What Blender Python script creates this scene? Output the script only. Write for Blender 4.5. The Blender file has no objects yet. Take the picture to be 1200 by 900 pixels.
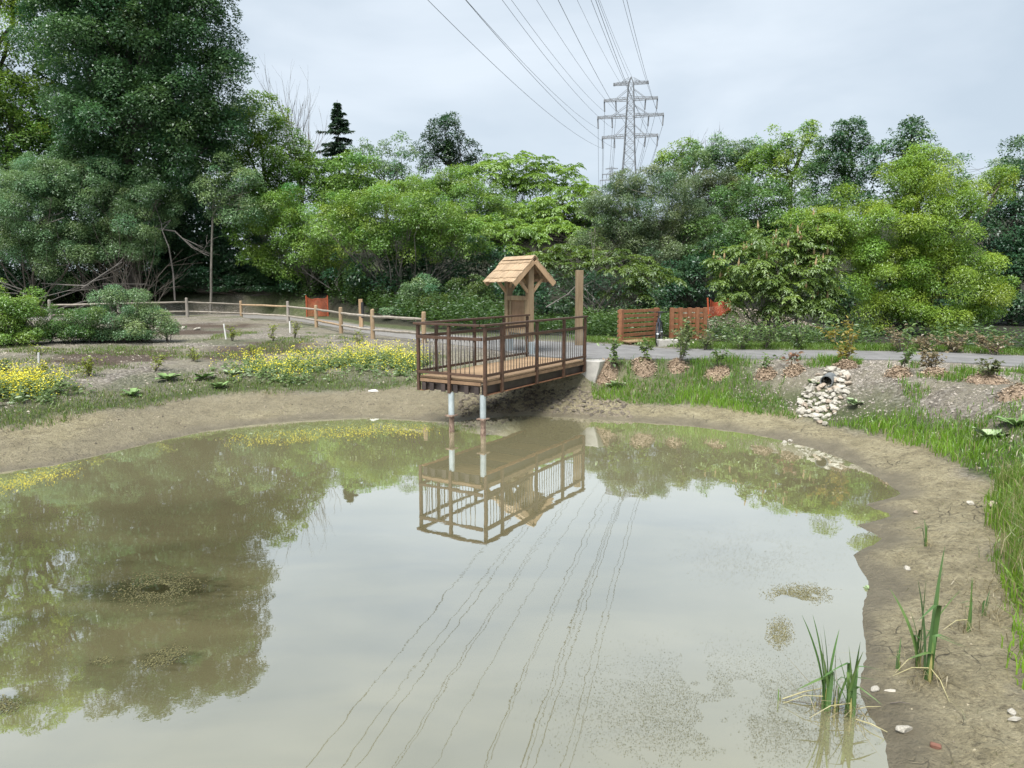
import bpy, math, random
import numpy as np
from mathutils import Vector, Matrix

# ------------------------------------------------------------------ camera, sky, sun, exposure
scene = bpy.context.scene
COL = scene.collection
R = math.radians
EYE = 2.92            # metres above the water
PITCH = 8.0
FPX = 840.0           # focal length in pixels of a 1200 px wide picture

cam_data = bpy.data.cameras.new('camera')
cam = bpy.data.objects.new('camera', cam_data)
COL.objects.link(cam)
cam.location = (0, 0, EYE)
cam.rotation_euler = (R(90 - PITCH), 0, 0)
cam_data.sensor_fit = 'HORIZONTAL'
cam_data.sensor_width = 36.0
cam_data.lens = 36.0 * FPX / 1200.0
cam_data.clip_start = 0.05
cam_data.clip_end = 4000
scene.camera = cam

SUN_EL, SUN_AZ = 60.0, 205.0     # azimuth clockwise from +Y (behind the camera, to its left)
world = bpy.data.worlds.new('World')
scene.world = world
world.use_nodes = True
wn, wl = world.node_tree.nodes, world.node_tree.links
wn.clear()
w_out = wn.new('ShaderNodeOutputWorld')
w_bg = wn.new('ShaderNodeBackground'); w_bg.inputs['Strength'].default_value = 0.1
w_sky = wn.new('ShaderNodeTexSky'); w_sky.sky_type = 'NISHITA'; w_sky.sun_disc = False
w_sky.sun_elevation = R(SUN_EL); w_sky.sun_rotation = R(SUN_AZ)
w_tc = wn.new('ShaderNodeTexCoord')
w_map = wn.new('ShaderNodeMapping'); w_map.inputs['Scale'].default_value = (1.0, 1.0, 2.6)
w_noise = wn.new('ShaderNodeTexNoise'); w_noise.inputs['Scale'].default_value = 2.3
w_noise.inputs['Detail'].default_value = 5; w_noise.inputs['Roughness'].default_value = 0.5
w_noise.inputs['Distortion'].default_value = 0.3
w_ramp = wn.new('ShaderNodeValToRGB')
w_ramp.color_ramp.elements[0].position = 0.36; w_ramp.color_ramp.elements[0].color = (0.128, 0.149, 0.170, 1)
w_ramp.color_ramp.elements[1].position = 0.66; w_ramp.color_ramp.elements[1].color = (0.176, 0.194, 0.212, 1)
w_mul = wn.new('ShaderNodeVectorMath'); w_mul.operation = 'SCALE'; w_mul.inputs['Scale'].default_value = 10.0
w_mix = wn.new('ShaderNodeMix'); w_mix.data_type = 'RGBA'; w_mix.inputs['Factor'].default_value = 0.97
wl.new(w_tc.outputs['Generated'], w_map.inputs['Vector'])
wl.new(w_map.outputs['Vector'], w_noise.inputs['Vector'])
wl.new(w_noise.outputs['Fac'], w_ramp.inputs['Fac'])
wl.new(w_ramp.outputs['Color'], w_mul.inputs[0])
wl.new(w_sky.outputs['Color'], w_mix.inputs['A'])
wl.new(w_mul.outputs['Vector'], w_mix.inputs['B'])
wl.new(w_mix.outputs['Result'], w_bg.inputs['Color'])
wl.new(w_bg.outputs['Background'], w_out.inputs['Surface'])

sun_data = bpy.data.lights.new('sun', 'SUN')
sun_data.energy = 1.5
sun_data.angle = R(32)
sun_data.color = (1.0, 0.96, 0.9)
sun = bpy.data.objects.new('sun', sun_data)
COL.objects.link(sun)
_sd = Vector((math.sin(R(SUN_AZ)) * math.cos(R(SUN_EL)), math.cos(R(SUN_AZ)) * math.cos(R(SUN_EL)), math.sin(R(SUN_EL))))
sun.rotation_euler = _sd.to_track_quat('Z', 'Y').to_euler()
sun.location = _sd * 60

vs = scene.view_settings
vs.view_transform = 'Standard'
vs.look = 'None'
vs.exposure = 2.2
vs.gamma = 1.0
vs.use_curve_mapping = False
cy = scene.cycles
cy.use_denoising = True
try:
    cy.denoiser = 'OPENIMAGEDENOISE'
    cy.denoising_input_passes = 'RGB_ALBEDO_NORMAL'
    cy.denoising_prefilter = 'ACCURATE'
except Exception:
    pass
cy.max_bounces = 7
cy.diffuse_bounces = 5
cy.glossy_bounces = 3
cy.transmission_bounces = 3
cy.transparent_max_bounces = 6
cy.sample_clamp_indirect = 4.0

# ------------------------------------------------------------------ helpers
random.seed(11)
rng = np.random.default_rng(11)
_c, _s = math.cos(R(PITCH)), math.sin(R(PITCH))

def ray(px, py):
    u = (px - 600.0) / FPX; v = (450.0 - py) / FPX
    return np.array([u, _c + v * _s, -_s + v * _c])

def at_y(px, py, Y):
    """world point seen at a pixel of the photograph when its distance along +Y is Y"""
    d = ray(px, py)
    return np.array([0, 0, EYE]) + d * (Y / d[1])

def at_z(px, py, z):
    d = ray(px, py)
    return np.array([0, 0, EYE]) + d * ((z - EYE) / d[2])

def sstep(a, b, x):
    t = np.clip((x - a) / (b - a), 0, 1)
    return t * t * (3 - 2 * t)

def vnoise(x, y, seed=0):
    x = np.asarray(x, float); y = np.asarray(y, float)
    xi = np.floor(x).astype(np.int64); yi = np.floor(y).astype(np.int64)
    xf = x - xi; yf = y - yi
    def h(a, b):
        n = (a * 374761393 + b * 668265263 + seed * 1442695041) & 0x7fffffff
        n = ((n ^ (n >> 13)) * 1274126177) & 0x7fffffff
        n = (n ^ (n >> 16)) & 0xffff
        return n / 65535.0
    u = xf * xf * (3 - 2 * xf); v = yf * yf * (3 - 2 * yf)
    return (h(xi, yi) * (1 - u) + h(xi + 1, yi) * u) * (1 - v) + (h(xi, yi + 1) * (1 - u) + h(xi + 1, yi + 1) * u) * v

def fbm(x, y, octv=4, seed=0):
    s = 0; a = 0.5; t = 0
    for k in range(octv):
        s = s + a * vnoise(x * 2 ** k, y * 2 ** k, seed + k * 17); t += a; a *= 0.5
    return s / t

def tag(o, label=None, cat=None, group=None, kind=None):
    if label: o['label'] = label
    if cat: o['category'] = cat
    if group: o['group'] = group
    if kind: o['kind'] = kind
    return o

def empty(name, loc=(0, 0, 0), rz=0.0):
    o = bpy.data.objects.new(name, None)
    o.empty_display_size = 0.2
    o.location = loc; o.rotation_euler = (0, 0, rz)
    COL.objects.link(o)
    return o

def obj(name, me, parent=None, loc=None):
    o = bpy.data.objects.new(name, me)
    COL.objects.link(o)
    if parent is not None: o.parent = parent
    if loc is not None: o.location = loc
    return o

def np_mesh(name, V, F, mat, cols=None, smooth=False):
    """V (n,3), F (m,k) all faces with k corners, cols (n,3) point colours"""
    V = np.ascontiguousarray(V, dtype=np.float32); F = np.ascontiguousarray(F, dtype=np.int32)
    me = bpy.data.meshes.new(name)
    me.vertices.add(len(V)); me.vertices.foreach_set('co', V.ravel())
    m, k = F.shape
    me.loops.add(m * k); me.loops.foreach_set('vertex_index', F.ravel())
    me.polygons.add(m)
    me.polygons.foreach_set('loop_start', np.arange(0, m * k, k, dtype=np.int32))
    me.polygons.foreach_set('loop_total', np.full(m, k, dtype=np.int32))
    if smooth: me.polygons.foreach_set('use_smooth', np.ones(m, dtype=bool))
    if cols is not None:
        ca = me.color_attributes.new('Col', 'FLOAT_COLOR', 'POINT')
        c4 = np.ones((len(V), 4), dtype=np.float32); c4[:, :cols.shape[1]] = cols
        ca.data.foreach_set('color', c4.ravel())
    me.update(calc_edges=True)
    if mat is not None: me.materials.append(mat)
    return me

class MB:
    def __init__(self): self.v = []; self.f = []
    def box(self, c, size, ax=None, ay=None, az=None):
        """box with centre c, full sizes along axes ax, ay, az"""
        ax = np.array(ax if ax is not None else (1, 0, 0), float); ay = np.array(ay if ay is not None else (0, 1, 0), float)
        az = np.array(az if az is not None else (0, 0, 1), float); c = np.array(c, float)
        n = len(self.v); hx, hy, hz = [s / 2 for s in size]
        for k in ((-1, -1, -1), (1, -1, -1), (1, 1, -1), (-1, 1, -1), (-1, -1, 1), (1, -1, 1), (1, 1, 1), (-1, 1, 1)):
            self.v.append(tuple(c + ax * hx * k[0] + ay * hy * k[1] + az * hz * k[2]))
        for f in ((0, 3, 2, 1), (4, 5, 6, 7), (0, 1, 5, 4), (1, 2, 6, 5), (2, 3, 7, 6), (3, 0, 4, 7)):
            self.f.append(tuple(n + i for i in f))
        return self
    def bar(self, a, b, w, h, up=(0, 0, 1)):
        """square bar from a to b; w across, h along up"""
        a = np.array(a, float); b = np.array(b, float); d = b - a; L = np.linalg.norm(d); d /= L
        up = np.array(up, float)
        s = np.cross(d, up)
        if np.linalg.norm(s) < 1e-4: s = np.cross(d, (1, 0, 0))
        s /= np.linalg.norm(s); u = np.cross(s, d)
        return self.box((a + b) / 2, (L, w, h), d, s, u)
    def tube(self, pts, rad, sides=6, cap=True):
        pts = [np.array(p, float) for p in pts]
        if not hasattr(rad, '__len__'): rad = [rad] * len(pts)
        n0 = len(self.v); prev = None
        for i, p in enumerate(pts):
            t = pts[min(i + 1, len(pts) - 1)] - pts[max(i - 1, 0)]
            t = t / (np.linalg.norm(t) + 1e-9)
            if prev is None:
                a = np.cross(t, (0.13, 0.21, 0.97))
                if np.linalg.norm(a) < 1e-3: a = np.cross(t, (1, 0, 0))
            else:
                a = prev - t * np.dot(prev, t)
            a /= np.linalg.norm(a); b = np.cross(t, a); prev = a
            for k in range(sides):
                q = 2 * math.pi * k / sides
                self.v.append(tuple(p + (a * math.cos(q) + b * math.sin(q)) * rad[i]))
        for i in range(len(pts) - 1):
            for k in range(sides):
                k2 = (k + 1) % sides
                self.f.append((n0 + i * sides + k, n0 + i * sides + k2, n0 + (i + 1) * sides + k2, n0 + (i + 1) * sides + k))
        if cap:
            self.f.append(tuple(n0 + k for k in range(sides))[::-1])
            self.f.append(tuple(n0 + (len(pts) - 1) * sides + k for k in range(sides)))
        return self
    def poly(self, vs, fs):
        n = len(self.v)
        self.v += [tuple(map(float, v)) for v in vs]
        self.f += [tuple(n + i for i in f) for f in fs]
        return self
    def mesh(self, name, mat, smooth=False, bevel=0.0):
        me = bpy.data.meshes.new(name)
        me.from_pydata(self.v, [], self.f)
        if bevel > 0:
            import bmesh
            bm = bmesh.new(); bm.from_mesh(me)
            bmesh.ops.bevel(bm, geom=[e for e in bm.edges], offset=bevel, segments=1, affect='EDGES', clamp_overlap=True)
            bm.to_mesh(me); bm.free()
        if smooth:
            me.polygons.foreach_set('use_smooth', np.ones(len(me.polygons), dtype=bool))
        me.update()
        if mat is not None: me.materials.append(mat)
        return me
    def build(self, name, mat, parent=None, loc=None, smooth=False, bevel=0.0):
        return obj(name, self.mesh(name, mat, smooth, bevel), parent, loc)

# ------------------------------------------------------------------ materials
def _nodes(name):
    m = bpy.data.materials.new(name); m.use_nodes = True
    nt = m.node_tree
    return m, nt, nt.nodes, nt.links, nt.nodes['Principled BSDF']

def solid(name, c1, c2, rough=0.7, scale=6.0, stretch=(1, 1, 1), bump=0.15, metal=0.0, detail=6, coords='Object', bump_scale=None, rough2=None, spec=0.5):
    """two-tone noise material with bump"""
    m, nt, N, L, bs = _nodes(name)
    tc = N.new('ShaderNodeTexCoord'); mp = N.new('ShaderNodeMapping'); mp.inputs['Scale'].default_value = stretch
    L.new(tc.outputs[coords], mp.inputs['Vector'])
    no = N.new('ShaderNodeTexNoise'); no.inputs['Scale'].default_value = scale; no.inputs['Detail'].default_value = detail
    no.inputs['Roughness'].default_value = 0.62
    L.new(mp.outputs['Vector'], no.inputs['Vector'])
    rp = N.new('ShaderNodeValToRGB')
    rp.color_ramp.elements[0].position = 0.32; rp.color_ramp.elements[0].color = (*c1, 1)
    rp.color_ramp.elements[1].position = 0.68; rp.color_ramp.elements[1].color = (*c2, 1)
    L.new(no.outputs['Fac'], rp.inputs['Fac'])
    oi = N.new('ShaderNodeObjectInfo')
    hv = N.new('ShaderNodeHueSaturation')
    mr = N.new('ShaderNodeMapRange'); mr.inputs['To Min'].default_value = 0.86; mr.inputs['To Max'].default_value = 1.14
    L.new(oi.outputs['Random'], mr.inputs['Value']); L.new(mr.outputs['Result'], hv.inputs['Value'])
    L.new(rp.outputs['Color'], hv.inputs['Color'])
    L.new(hv.outputs['Color'], bs.inputs['Base Color'])
    bs.inputs['Roughness'].default_value = rough; bs.inputs['Metallic'].default_value = metal
    bs.inputs['Specular IOR Level'].default_value = spec
    if bump > 0:
        n2 = N.new('ShaderNodeTexNoise'); n2.inputs['Scale'].default_value = bump_scale or scale * 3; n2.inputs['Detail'].default_value = 5
        L.new(mp.outputs['Vector'], n2.inputs['Vector'])
        b = N.new('ShaderNodeBump'); b.inputs['Strength'].default_value = bump; b.inputs['Distance'].default_value = 0.02
        L.new(n2.outputs['Fac'], b.inputs['Height']); L.new(b.outputs['Normal'], bs.inputs['Normal'])
    return m

def leafmat(name, trans=0.36, gloss=0.04, tint=(1.0, 1.0, 1.0)):
    m = bpy.data.materials.new(name); m.use_nodes = True
    nt = m.node_tree; N, L = nt.nodes, nt.links; N.clear()
    out = N.new('ShaderNodeOutputMaterial')
    at = N.new('ShaderNodeAttribute'); at.attribute_name = 'Col'
    df = N.new('ShaderNodeBsdfDiffuse'); tr = N.new('ShaderNodeBsdfTranslucent'); gl = N.new('ShaderNodeBsdfGlossy')
    gl.inputs['Roughness'].default_value = 0.38; gl.inputs['Color'].default_value = (0.9, 0.95, 1.0, 1)
    hs = N.new('ShaderNodeHueSaturation'); hs.inputs['Saturation'].default_value = 1.15; hs.inputs['Value'].default_value = 1.25; hs.inputs['Hue'].default_value = 0.485
    L.new(at.outputs['Color'], df.inputs['Color']); L.new(at.outputs['Color'], hs.inputs['Color']); L.new(hs.outputs['Color'], tr.inputs['Color'])
    m1 = N.new('ShaderNodeMixShader'); m1.inputs['Fac'].default_value = trans
    m2 = N.new('ShaderNodeMixShader'); m2.inputs['Fac'].default_value = gloss
    L.new(df.outputs[0], m1.inputs[1]); L.new(tr.outputs[0], m1.inputs[2])
    L.new(m1.outputs[0], m2.inputs[1]); L.new(gl.outputs[0], m2.inputs[2]); L.new(m2.outputs[0], out.inputs['Surface'])
    return m

def attrmat(name, rough=0.8):
    m, nt, N, L, bs = _nodes(name)
    at = N.new('ShaderNodeAttribute'); at.attribute_name = 'Col'
    L.new(at.outputs['Color'], bs.inputs['Base Color']); bs.inputs['Roughness'].default_value = rough
    return m

M_leaf = leafmat('leaf')
M_grass = leafmat('grass_blade', 0.40, 0.03)
M_attr = attrmat('painted_by_piece')
M_bark = solid('bark', (0.06, 0.05, 0.04), (0.16, 0.14, 0.12), 0.9, 8, (1, 1, .25), 0.5)
M_bark_pale = solid('pale_bark', (0.12, 0.11, 0.095), (0.24, 0.22, 0.19), 0.9, 9, (1, 1, .3), 0.4)
M_dead = solid('dead_wood', (0.085, 0.078, 0.07), (0.19, 0.175, 0.16), 0.9, 9, (1, 1, .3), 0.4)
M_rail = solid('brown_stained_timber', (0.042, 0.02, 0.011), (0.08, 0.041, 0.023), 0.6, 7, (1, 1, 1), 0.15)
M_deck = solid('decking_wood', (0.20, 0.128, 0.072), (0.35, 0.24, 0.14), 0.75, 6, (2.5, .35, 1), 0.3)
M_deckedge = solid('decking_edge_wood', (0.13, 0.078, 0.043), (0.22, 0.138, 0.08), 0.7, 5, (1, 1, 1), 0.2)
M_beam = solid('dark_steel', (0.03, 0.022, 0.021), (0.06, 0.044, 0.04), 0.5, 5, (1, 1, 1), 0.08, 0.3)
M_weather = solid('weathering_steel', (0.16, 0.07, 0.035), (0.30, 0.15, 0.08), 0.8, 9, (1, 1, 1), 0.15, 0.1)
M_galv = solid('galvanised_steel', (0.36, 0.42, 0.44), (0.55, 0.60, 0.62), 0.42, 5, (1, 1, 1), 0.05, 0.55)
M_rust = solid('rusty_shaft', (0.09, 0.05, 0.035), (0.30, 0.22, 0.17), 0.9, 16, (1, 1, 1), 0.6)
M_baluster = solid('grey_rod', (0.09, 0.085, 0.08), (0.16, 0.15, 0.14), 0.4, 5, (1, 1, 1), 0.0, 0.6)
M_cedar = solid('fresh_cedar', (0.27, 0.175, 0.095), (0.40, 0.275, 0.165), 0.75, 6, (1, 1, .18), 0.25)
M_cedar_beam = solid('cedar_post', (0.18, 0.125, 0.072), (0.31, 0.23, 0.14), 0.8, 7, (1, 1, .12), 0.3)
M_shingle = solid('cedar_shingle', (0.29, 0.205, 0.125), (0.43, 0.32, 0.21), 0.8, 8, (1, 1, 1), 0.3)
M_board = solid('notice_board_panel', (0.17, 0.105, 0.06), (0.26, 0.165, 0.10), 0.8, 7, (1, 1, .3), 0.2)
M_redwood = solid('red_stained_wood', (0.18, 0.074, 0.034), (0.30, 0.135, 0.066), 0.75, 6, (1, 1, 1), 0.25)
M_fence = solid('weathered_rail', (0.21, 0.185, 0.15), (0.36, 0.325, 0.275), 0.85, 6, (1, 1, 1), 0.35)
M_fencepost = solid('fence_post_wood', (0.28, 0.19, 0.11), (0.40, 0.30, 0.19), 0.85, 6, (1, 1, .3), 0.35)
M_fencepost_grey = solid('weathered_post_wood', (0.20, 0.18, 0.155), (0.32, 0.295, 0.26), 0.85, 6, (1, 1, .3), 0.35)
M_concrete = solid('concrete', (0.32, 0.31, 0.285), (0.48, 0.465, 0.43), 0.85, 4, (1, 1, 1), 0.15)
M_stone = solid('pale_stone', (0.27, 0.25, 0.205), (0.54, 0.515, 0.455), 0.85, 5, (1, 1, 1), 0.4)
M_stone_warm = solid('warm_stone', (0.24, 0.195, 0.15), (0.46, 0.39, 0.315), 0.85, 5, (1, 1, 1), 0.4)
M_pipe = solid('grey_plastic_pipe', (0.07, 0.08, 0.085), (0.14, 0.15, 0.155), 0.5, 4, (1, 1, 1), 0.05)
M_white = solid('white_plastic', (0.62, 0.62, 0.60), (0.74, 0.74, 0.72), 0.5, 4, (1, 1, 1), 0.02)
M_orange = solid('orange_mesh', (0.33, 0.06, 0.022), (0.47, 0.11, 0.045), 0.6, 8, (1, 1, 1), 0.1)
M_tower = solid('tower_steel', (0.16, 0.17, 0.178), (0.24, 0.25, 0.26), 0.6, 3, (1, 1, 1), 0.0, 0.3)
M_wire = solid('wire', (0.13, 0.135, 0.14), (0.18, 0.185, 0.19), 0.6, 3, (1, 1, 1), 0.0)
M_rubber = solid('black_rubber', (0.012, 0.012, 0.013), (0.03, 0.03, 0.03), 0.7, 6, (1, 1, 1), 0.0)
M_bluepaint = solid('bicycle_paint', (0.02, 0.03, 0.05), (0.04, 0.05, 0.08), 0.35, 4, (1, 1, 1), 0.0)
M_brick = solid('broken_brick', (0.13, 0.06, 0.042), (0.21, 0.10, 0.07), 0.9, 14, (1, 1, 1), 0.3)
M_black = solid('black_sign_panel', (0.012, 0.012, 0.014), (0.025, 0.025, 0.028), 0.5, 5, (1, 1, 1), 0.0)

# ------------------------------------------------------------------ terrain
shore_px = [(-90, 577), (-40, 562), (0, 553), (60, 545), (120, 532), (180, 518), (240, 505), (300, 497), (360, 492), (430, 489), (490, 492),
            (530, 494), (570, 489), (620, 486), (680, 490), (740, 494), (800, 498), (860, 505), (900, 512), (950, 524), (1000, 542),
            (1035, 563), (1058, 579), (1016, 592), (1050, 604), (1004, 616), (1036, 630), (1000, 650), (1020, 682), (1010, 720), (1015, 760),
            (1007, 800), (1018, 832), (1040, 865), (1042, 905)]
SHORE = np.array([at_z(x, y, 0.0)[:2] for x, y in shore_px] + [(1.9, 3.3), (1.0, 2.9), (-3, 2.7), (-8, 2.9), (-12.5, 4.6), (-13.8, 7.5)])

def shore_d(x, y):
    """signed distance to the waterline, positive on land"""
    x = np.asarray(x, float); y = np.asarray(y, float)
    best = np.full(x.shape, 1e9); ins = np.zeros(x.shape, bool)
    n = len(SHORE)
    for i in range(n):
        ax, ay = SHORE[i]; bx, by = SHORE[(i + 1) % n]
        dx, dy = bx - ax, by - ay
        t = np.clip(((x - ax) * dx + (y - ay) * dy) / (dx * dx + dy * dy), 0, 1)
        best = np.minimum(best, (x - ax - t * dx) ** 2 + (y - ay - t * dy) ** 2)
        cond = (ay > y) != (by > y)
        if by != ay:
            ins ^= cond & (x < (bx - ax) * (y - ay) / (by - ay) + ax)
    d = np.sqrt(best)
    return np.where(ins, -d, d)

PZ = 1.07     # level of the path and the deck
path_px = [(1420, 430, 449), (1290, 421.5, 436), (1200, 417.0, 430), (1120, 413.5, 424.5), (1050, 412, 421.5), (950, 410.5, 420), (860, 410, 420.3),
           (780, 408.5, 420.5), (720, 403.5, 420.5), (670, 401.5, 420), (620, 399, 416), (560, 395, 407), (500, 390, 399.5), (440, 384, 392),
           (390, 376, 383), (340, 370, 374.5), (280, 368.0, 372), (220, 368.5, 373), (120, 370, 375), (0, 371, 376)]
PATH_F = np.array([at_z(x, a, PZ)[:2] for x, a, b in path_px]); PATH_N = np.array([at_z(x, b, PZ)[:2] for x, a, b in path_px])
PATH_C = (PATH_F + PATH_N) / 2; PATH_H = np.linalg.norm(PATH_F - PATH_N, axis=1) / 2

def path_d(x, y):
    """distance outside the path's edge (negative on the path)"""
    best = np.full(np.shape(x), 1e9)
    for i in range(len(PATH_C) - 1):
        ax, ay = PATH_C[i]; bx, by = PATH_C[i + 1]; dx, dy = bx - ax, by - ay
        t = np.clip(((x - ax) * dx + (y - ay) * dy) / (dx * dx + dy * dy), 0, 1)
        q = np.sqrt((x - ax - t * dx) ** 2 + (y - ay - t * dy) ** 2) - (PATH_H[i] * (1 - t) + PATH_H[i + 1] * t)
        best = np.minimum(best, q)
    return best

MOUND = at_z(850, 388, PZ)[:2] + np.array([1.2, 4.0])

def height(x, y, d=None, pd=None, fine=True):
    x = np.asarray(x, float); y = np.asarray(y, float)
    if d is None: d = shore_d(x, y)
    if pd is None: pd = path_d(x, y)
    wl = sstep(-0.6, -2.6, x) * sstep(2, 6, y)
    n1 = fbm(x * 0.35, y * 0.35, 3, 5) - 0.5
    # right hand bank: flat mud, then a steep bank
    zr = np.where(d < 1.25, 0.15 * d, 0.19 + 0.88 * sstep(1.0, 3.3, d) - 0.0)
    zr = np.where(d < 1.0, 0.17 * d, 0.17 + 0.9 * sstep(0.9, 3.35, d))
    # left: mud beach, then a gently rising meadow
    zl = np.where(d < 1.6, 0.19 * d, 0.304 + 0.77 * (1 - np.exp(-(d - 1.6) / 2.9)))
    z = zr * (1 - wl) + zl * wl
    z = z + n1 * 0.12 * sstep(1.0, 3.0, d)
    z = np.where(d < 0, np.maximum(0.14 * d, -0.6), z)
    z = z + 0.02 * sstep(0.0, 0.10, d)
    z = z + 1.1 * sstep(41.5, 48, y) * sstep(-3, -9, x)
    # hill behind
    hx = sstep(-24, 0, x) * 1.0 + 0.25
    z = z + hx * 6.2 * sstep(31, 72, y) + 3.0 * sstep(60, 160, y) * hx
    z = z + (fbm(x * 0.08, y * 0.08, 3, 9) - 0.5) * 1.6 * sstep(34, 60, y)
    z = z + 0.8 * np.exp(-(((x - MOUND[0]) / 2.6) ** 2 + ((y - MOUND[1]) / 2.4) ** 2))
    if fine:
        near = sstep(30, 10, y)
        rough = 0.07 * (fbm(x * 2.2, y * 2.2, 4, 21) - 0.5) + 0.085 * (fbm(x * 8, y * 8, 3, 33) - 0.5)
        # trampled lumps under and beside the deck
        lump = np.exp(-(((x - 0.6) / 2.2) ** 2 + ((y - 16.0) / 0.8) ** 2)) * np.abs(fbm(x * 5, y * 5, 3, 77) - 0.5) * 0.5
        z = z + near * (rough * np.where(d > 0, 0.12 + 0.88 * sstep(.05, .45, d), 0.1) + lump * sstep(0.1, 0.6, d))
    pm = sstep(0.55, 0.08, pd)
    z = z * (1 - pm) + (PZ - 0.02) * pm
    return z

def hz(x, y):
    return float(height(np.array([x]), np.array([y]))[0])

def ground(px, py, lo=3.0, hi=140.0):
    """where the sight line of a pixel first meets the ground"""
    d = ray(px, py)
    t = np.exp(np.linspace(math.log(lo), math.log(hi), 700))
    x, y, z = d[0] * t, d[1] * t, EYE + d[2] * t
    g = np.maximum(height(x, y), 0.0)
    k = np.argmax(z <= g)
    if z[k] > g[k]: k = len(t) - 1
    return np.array([x[k], y[k], g[k]])

# rows get wider apart with distance
ys = [-5.0]
while ys[-1] < 900:
    ys.append(ys[-1] + max(0.075, (0.0128 if ys[-1] < 55 else 0.04) * (ys[-1] + 0.5)))
ys = np.array(ys); NX = 350
ss = np.linspace(-1, 1, NX)
HW = 5.0 + 0.95 * np.maximum(ys, 0) + 0.0 * ys
GX = ss[None, :] * HW[:, None]; GY = np.repeat(ys[:, None], NX, 1)
gx, gy = GX.ravel(), GY.ravel()
gd = shore_d(gx, gy); gp = path_d(gx, gy)
gz = height(gx, gy, gd, gp)
wl_ = sstep(-0.6, -2.6, gx)
# zones: red mud, green grassy soil, blue bark mulch, alpha wet
edge_noise = (fbm(gx * 1.1, gy * 1.1, 4, 3) - 0.5)
mud_lim = np.where(gx < -1.6, 1.75, 1.15) + edge_noise * 0.9
mud = sstep(0.25, -0.15, gd - mud_lim)
mud = np.maximum(mud, np.exp(-(((gx - 0.4) / 2.4) ** 2 + ((gy - 16.4) / 1.3) ** 2)))
wet = sstep(0.40, 0.0, gd + edge_noise * 0.9) * sstep(-3, -0.1, gd) * 0.9
gn = fbm(gx * 0.6, gy * 0.6, 4, 41)
band_r = (1 - wl_) * sstep(0.9, 1.3, gd) * sstep(2.6, 1.6, gd + (gn - .5) * 2.0)
left_of_rocks = sstep(6.1, 5.3, gx) * sstep(1.8, 2.4, gx) * (1 - wl_)
band_r = np.maximum(band_r, left_of_rocks * sstep(1.0, 1.3, gd) * sstep(4.2, 3.2, gd) * 0.9)
band_l = wl_ * sstep(1.5, 1.9, gd) * sstep(3.2, 2.3, gd + (gn - .5) * 1.6)
_o = np.argsort(PATH_F[:, 0]); beyond = gy - np.interp(gx, PATH_F[_o, 0], PATH_F[_o, 1])
far_green = sstep(.3, 1.2, beyond)
verge = sstep(0.1, 0.5, gp) * sstep(2.6, 1.6, gp) * sstep(18.5, 20.5, gy) * (gx > 3)
grassy = np.clip(np.maximum.reduce([band_r, band_l, far_green, verge, sstep(.56, .68, gn) * 0.6 * sstep(1.6, 2.2, gd) * wl_]), 0, 1) * (1 - mud)
mulch = np.zeros_like(gx)
for (px_, py_, rx_, ry_) in [(130, 416, 1.7, .45), (165, 412, 1.2, .35), (100, 421, .9, .3), (300, 409, 1.6, .5), (330, 404, 1.4, .4), (270, 414, 1.1, .35), (20, 441, .9, .3), (225, 392, 1.6, .5), (245, 385, 2.2, .8)]:
    c = at_z(px_, py_, 1.0)
    mulch = np.maximum(mulch, sstep(1.25, .55, np.sqrt(((gx - c[0]) / rx_) ** 2 + ((gy - c[1]) / (ry_ * 2.2)) ** 2) + (fbm(gx * 1.7, gy * 1.7, 3, 52) - .5) * 1.1))
mulch = np.maximum(mulch, .75 * np.exp(-(((gx - MOUND[0]) / 3.2) ** 2 + ((gy - MOUND[1]) / 3.0) ** 2) ** 2)) * (gp > 0.2)
litter = sstep(2.0, 3.4, beyond + (gn - .5) * 2) * (1 - np.exp(-(((gx - MOUND[0]) / 3.4) ** 2 + ((gy - MOUND[1]) / 3.2) ** 2) ** 2))  # mask of the shade painted on the ground under the trees
# litter: tree shade painted into the ground colour, stored as grass and mulch together
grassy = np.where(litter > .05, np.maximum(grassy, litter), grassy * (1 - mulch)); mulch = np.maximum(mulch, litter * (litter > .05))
wet = np.maximum(wet, .95 * sstep(.20, .05, gd + (fbm(gx * 4, gy * 4, 2, 8) - .5) * .12) * (gd > -1))
wet = np.maximum(wet, .5 * sstep(0, -2, gx) * sstep(.35, .6, gn + .1))
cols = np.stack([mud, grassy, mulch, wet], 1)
idx = np.arange(len(ys) * NX).reshape(len(ys), NX)
F = np.stack([idx[:-1, :-1], idx[:-1, 1:], idx[1:, 1:], idx[1:, :-1]], -1).reshape(-1, 4)

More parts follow.
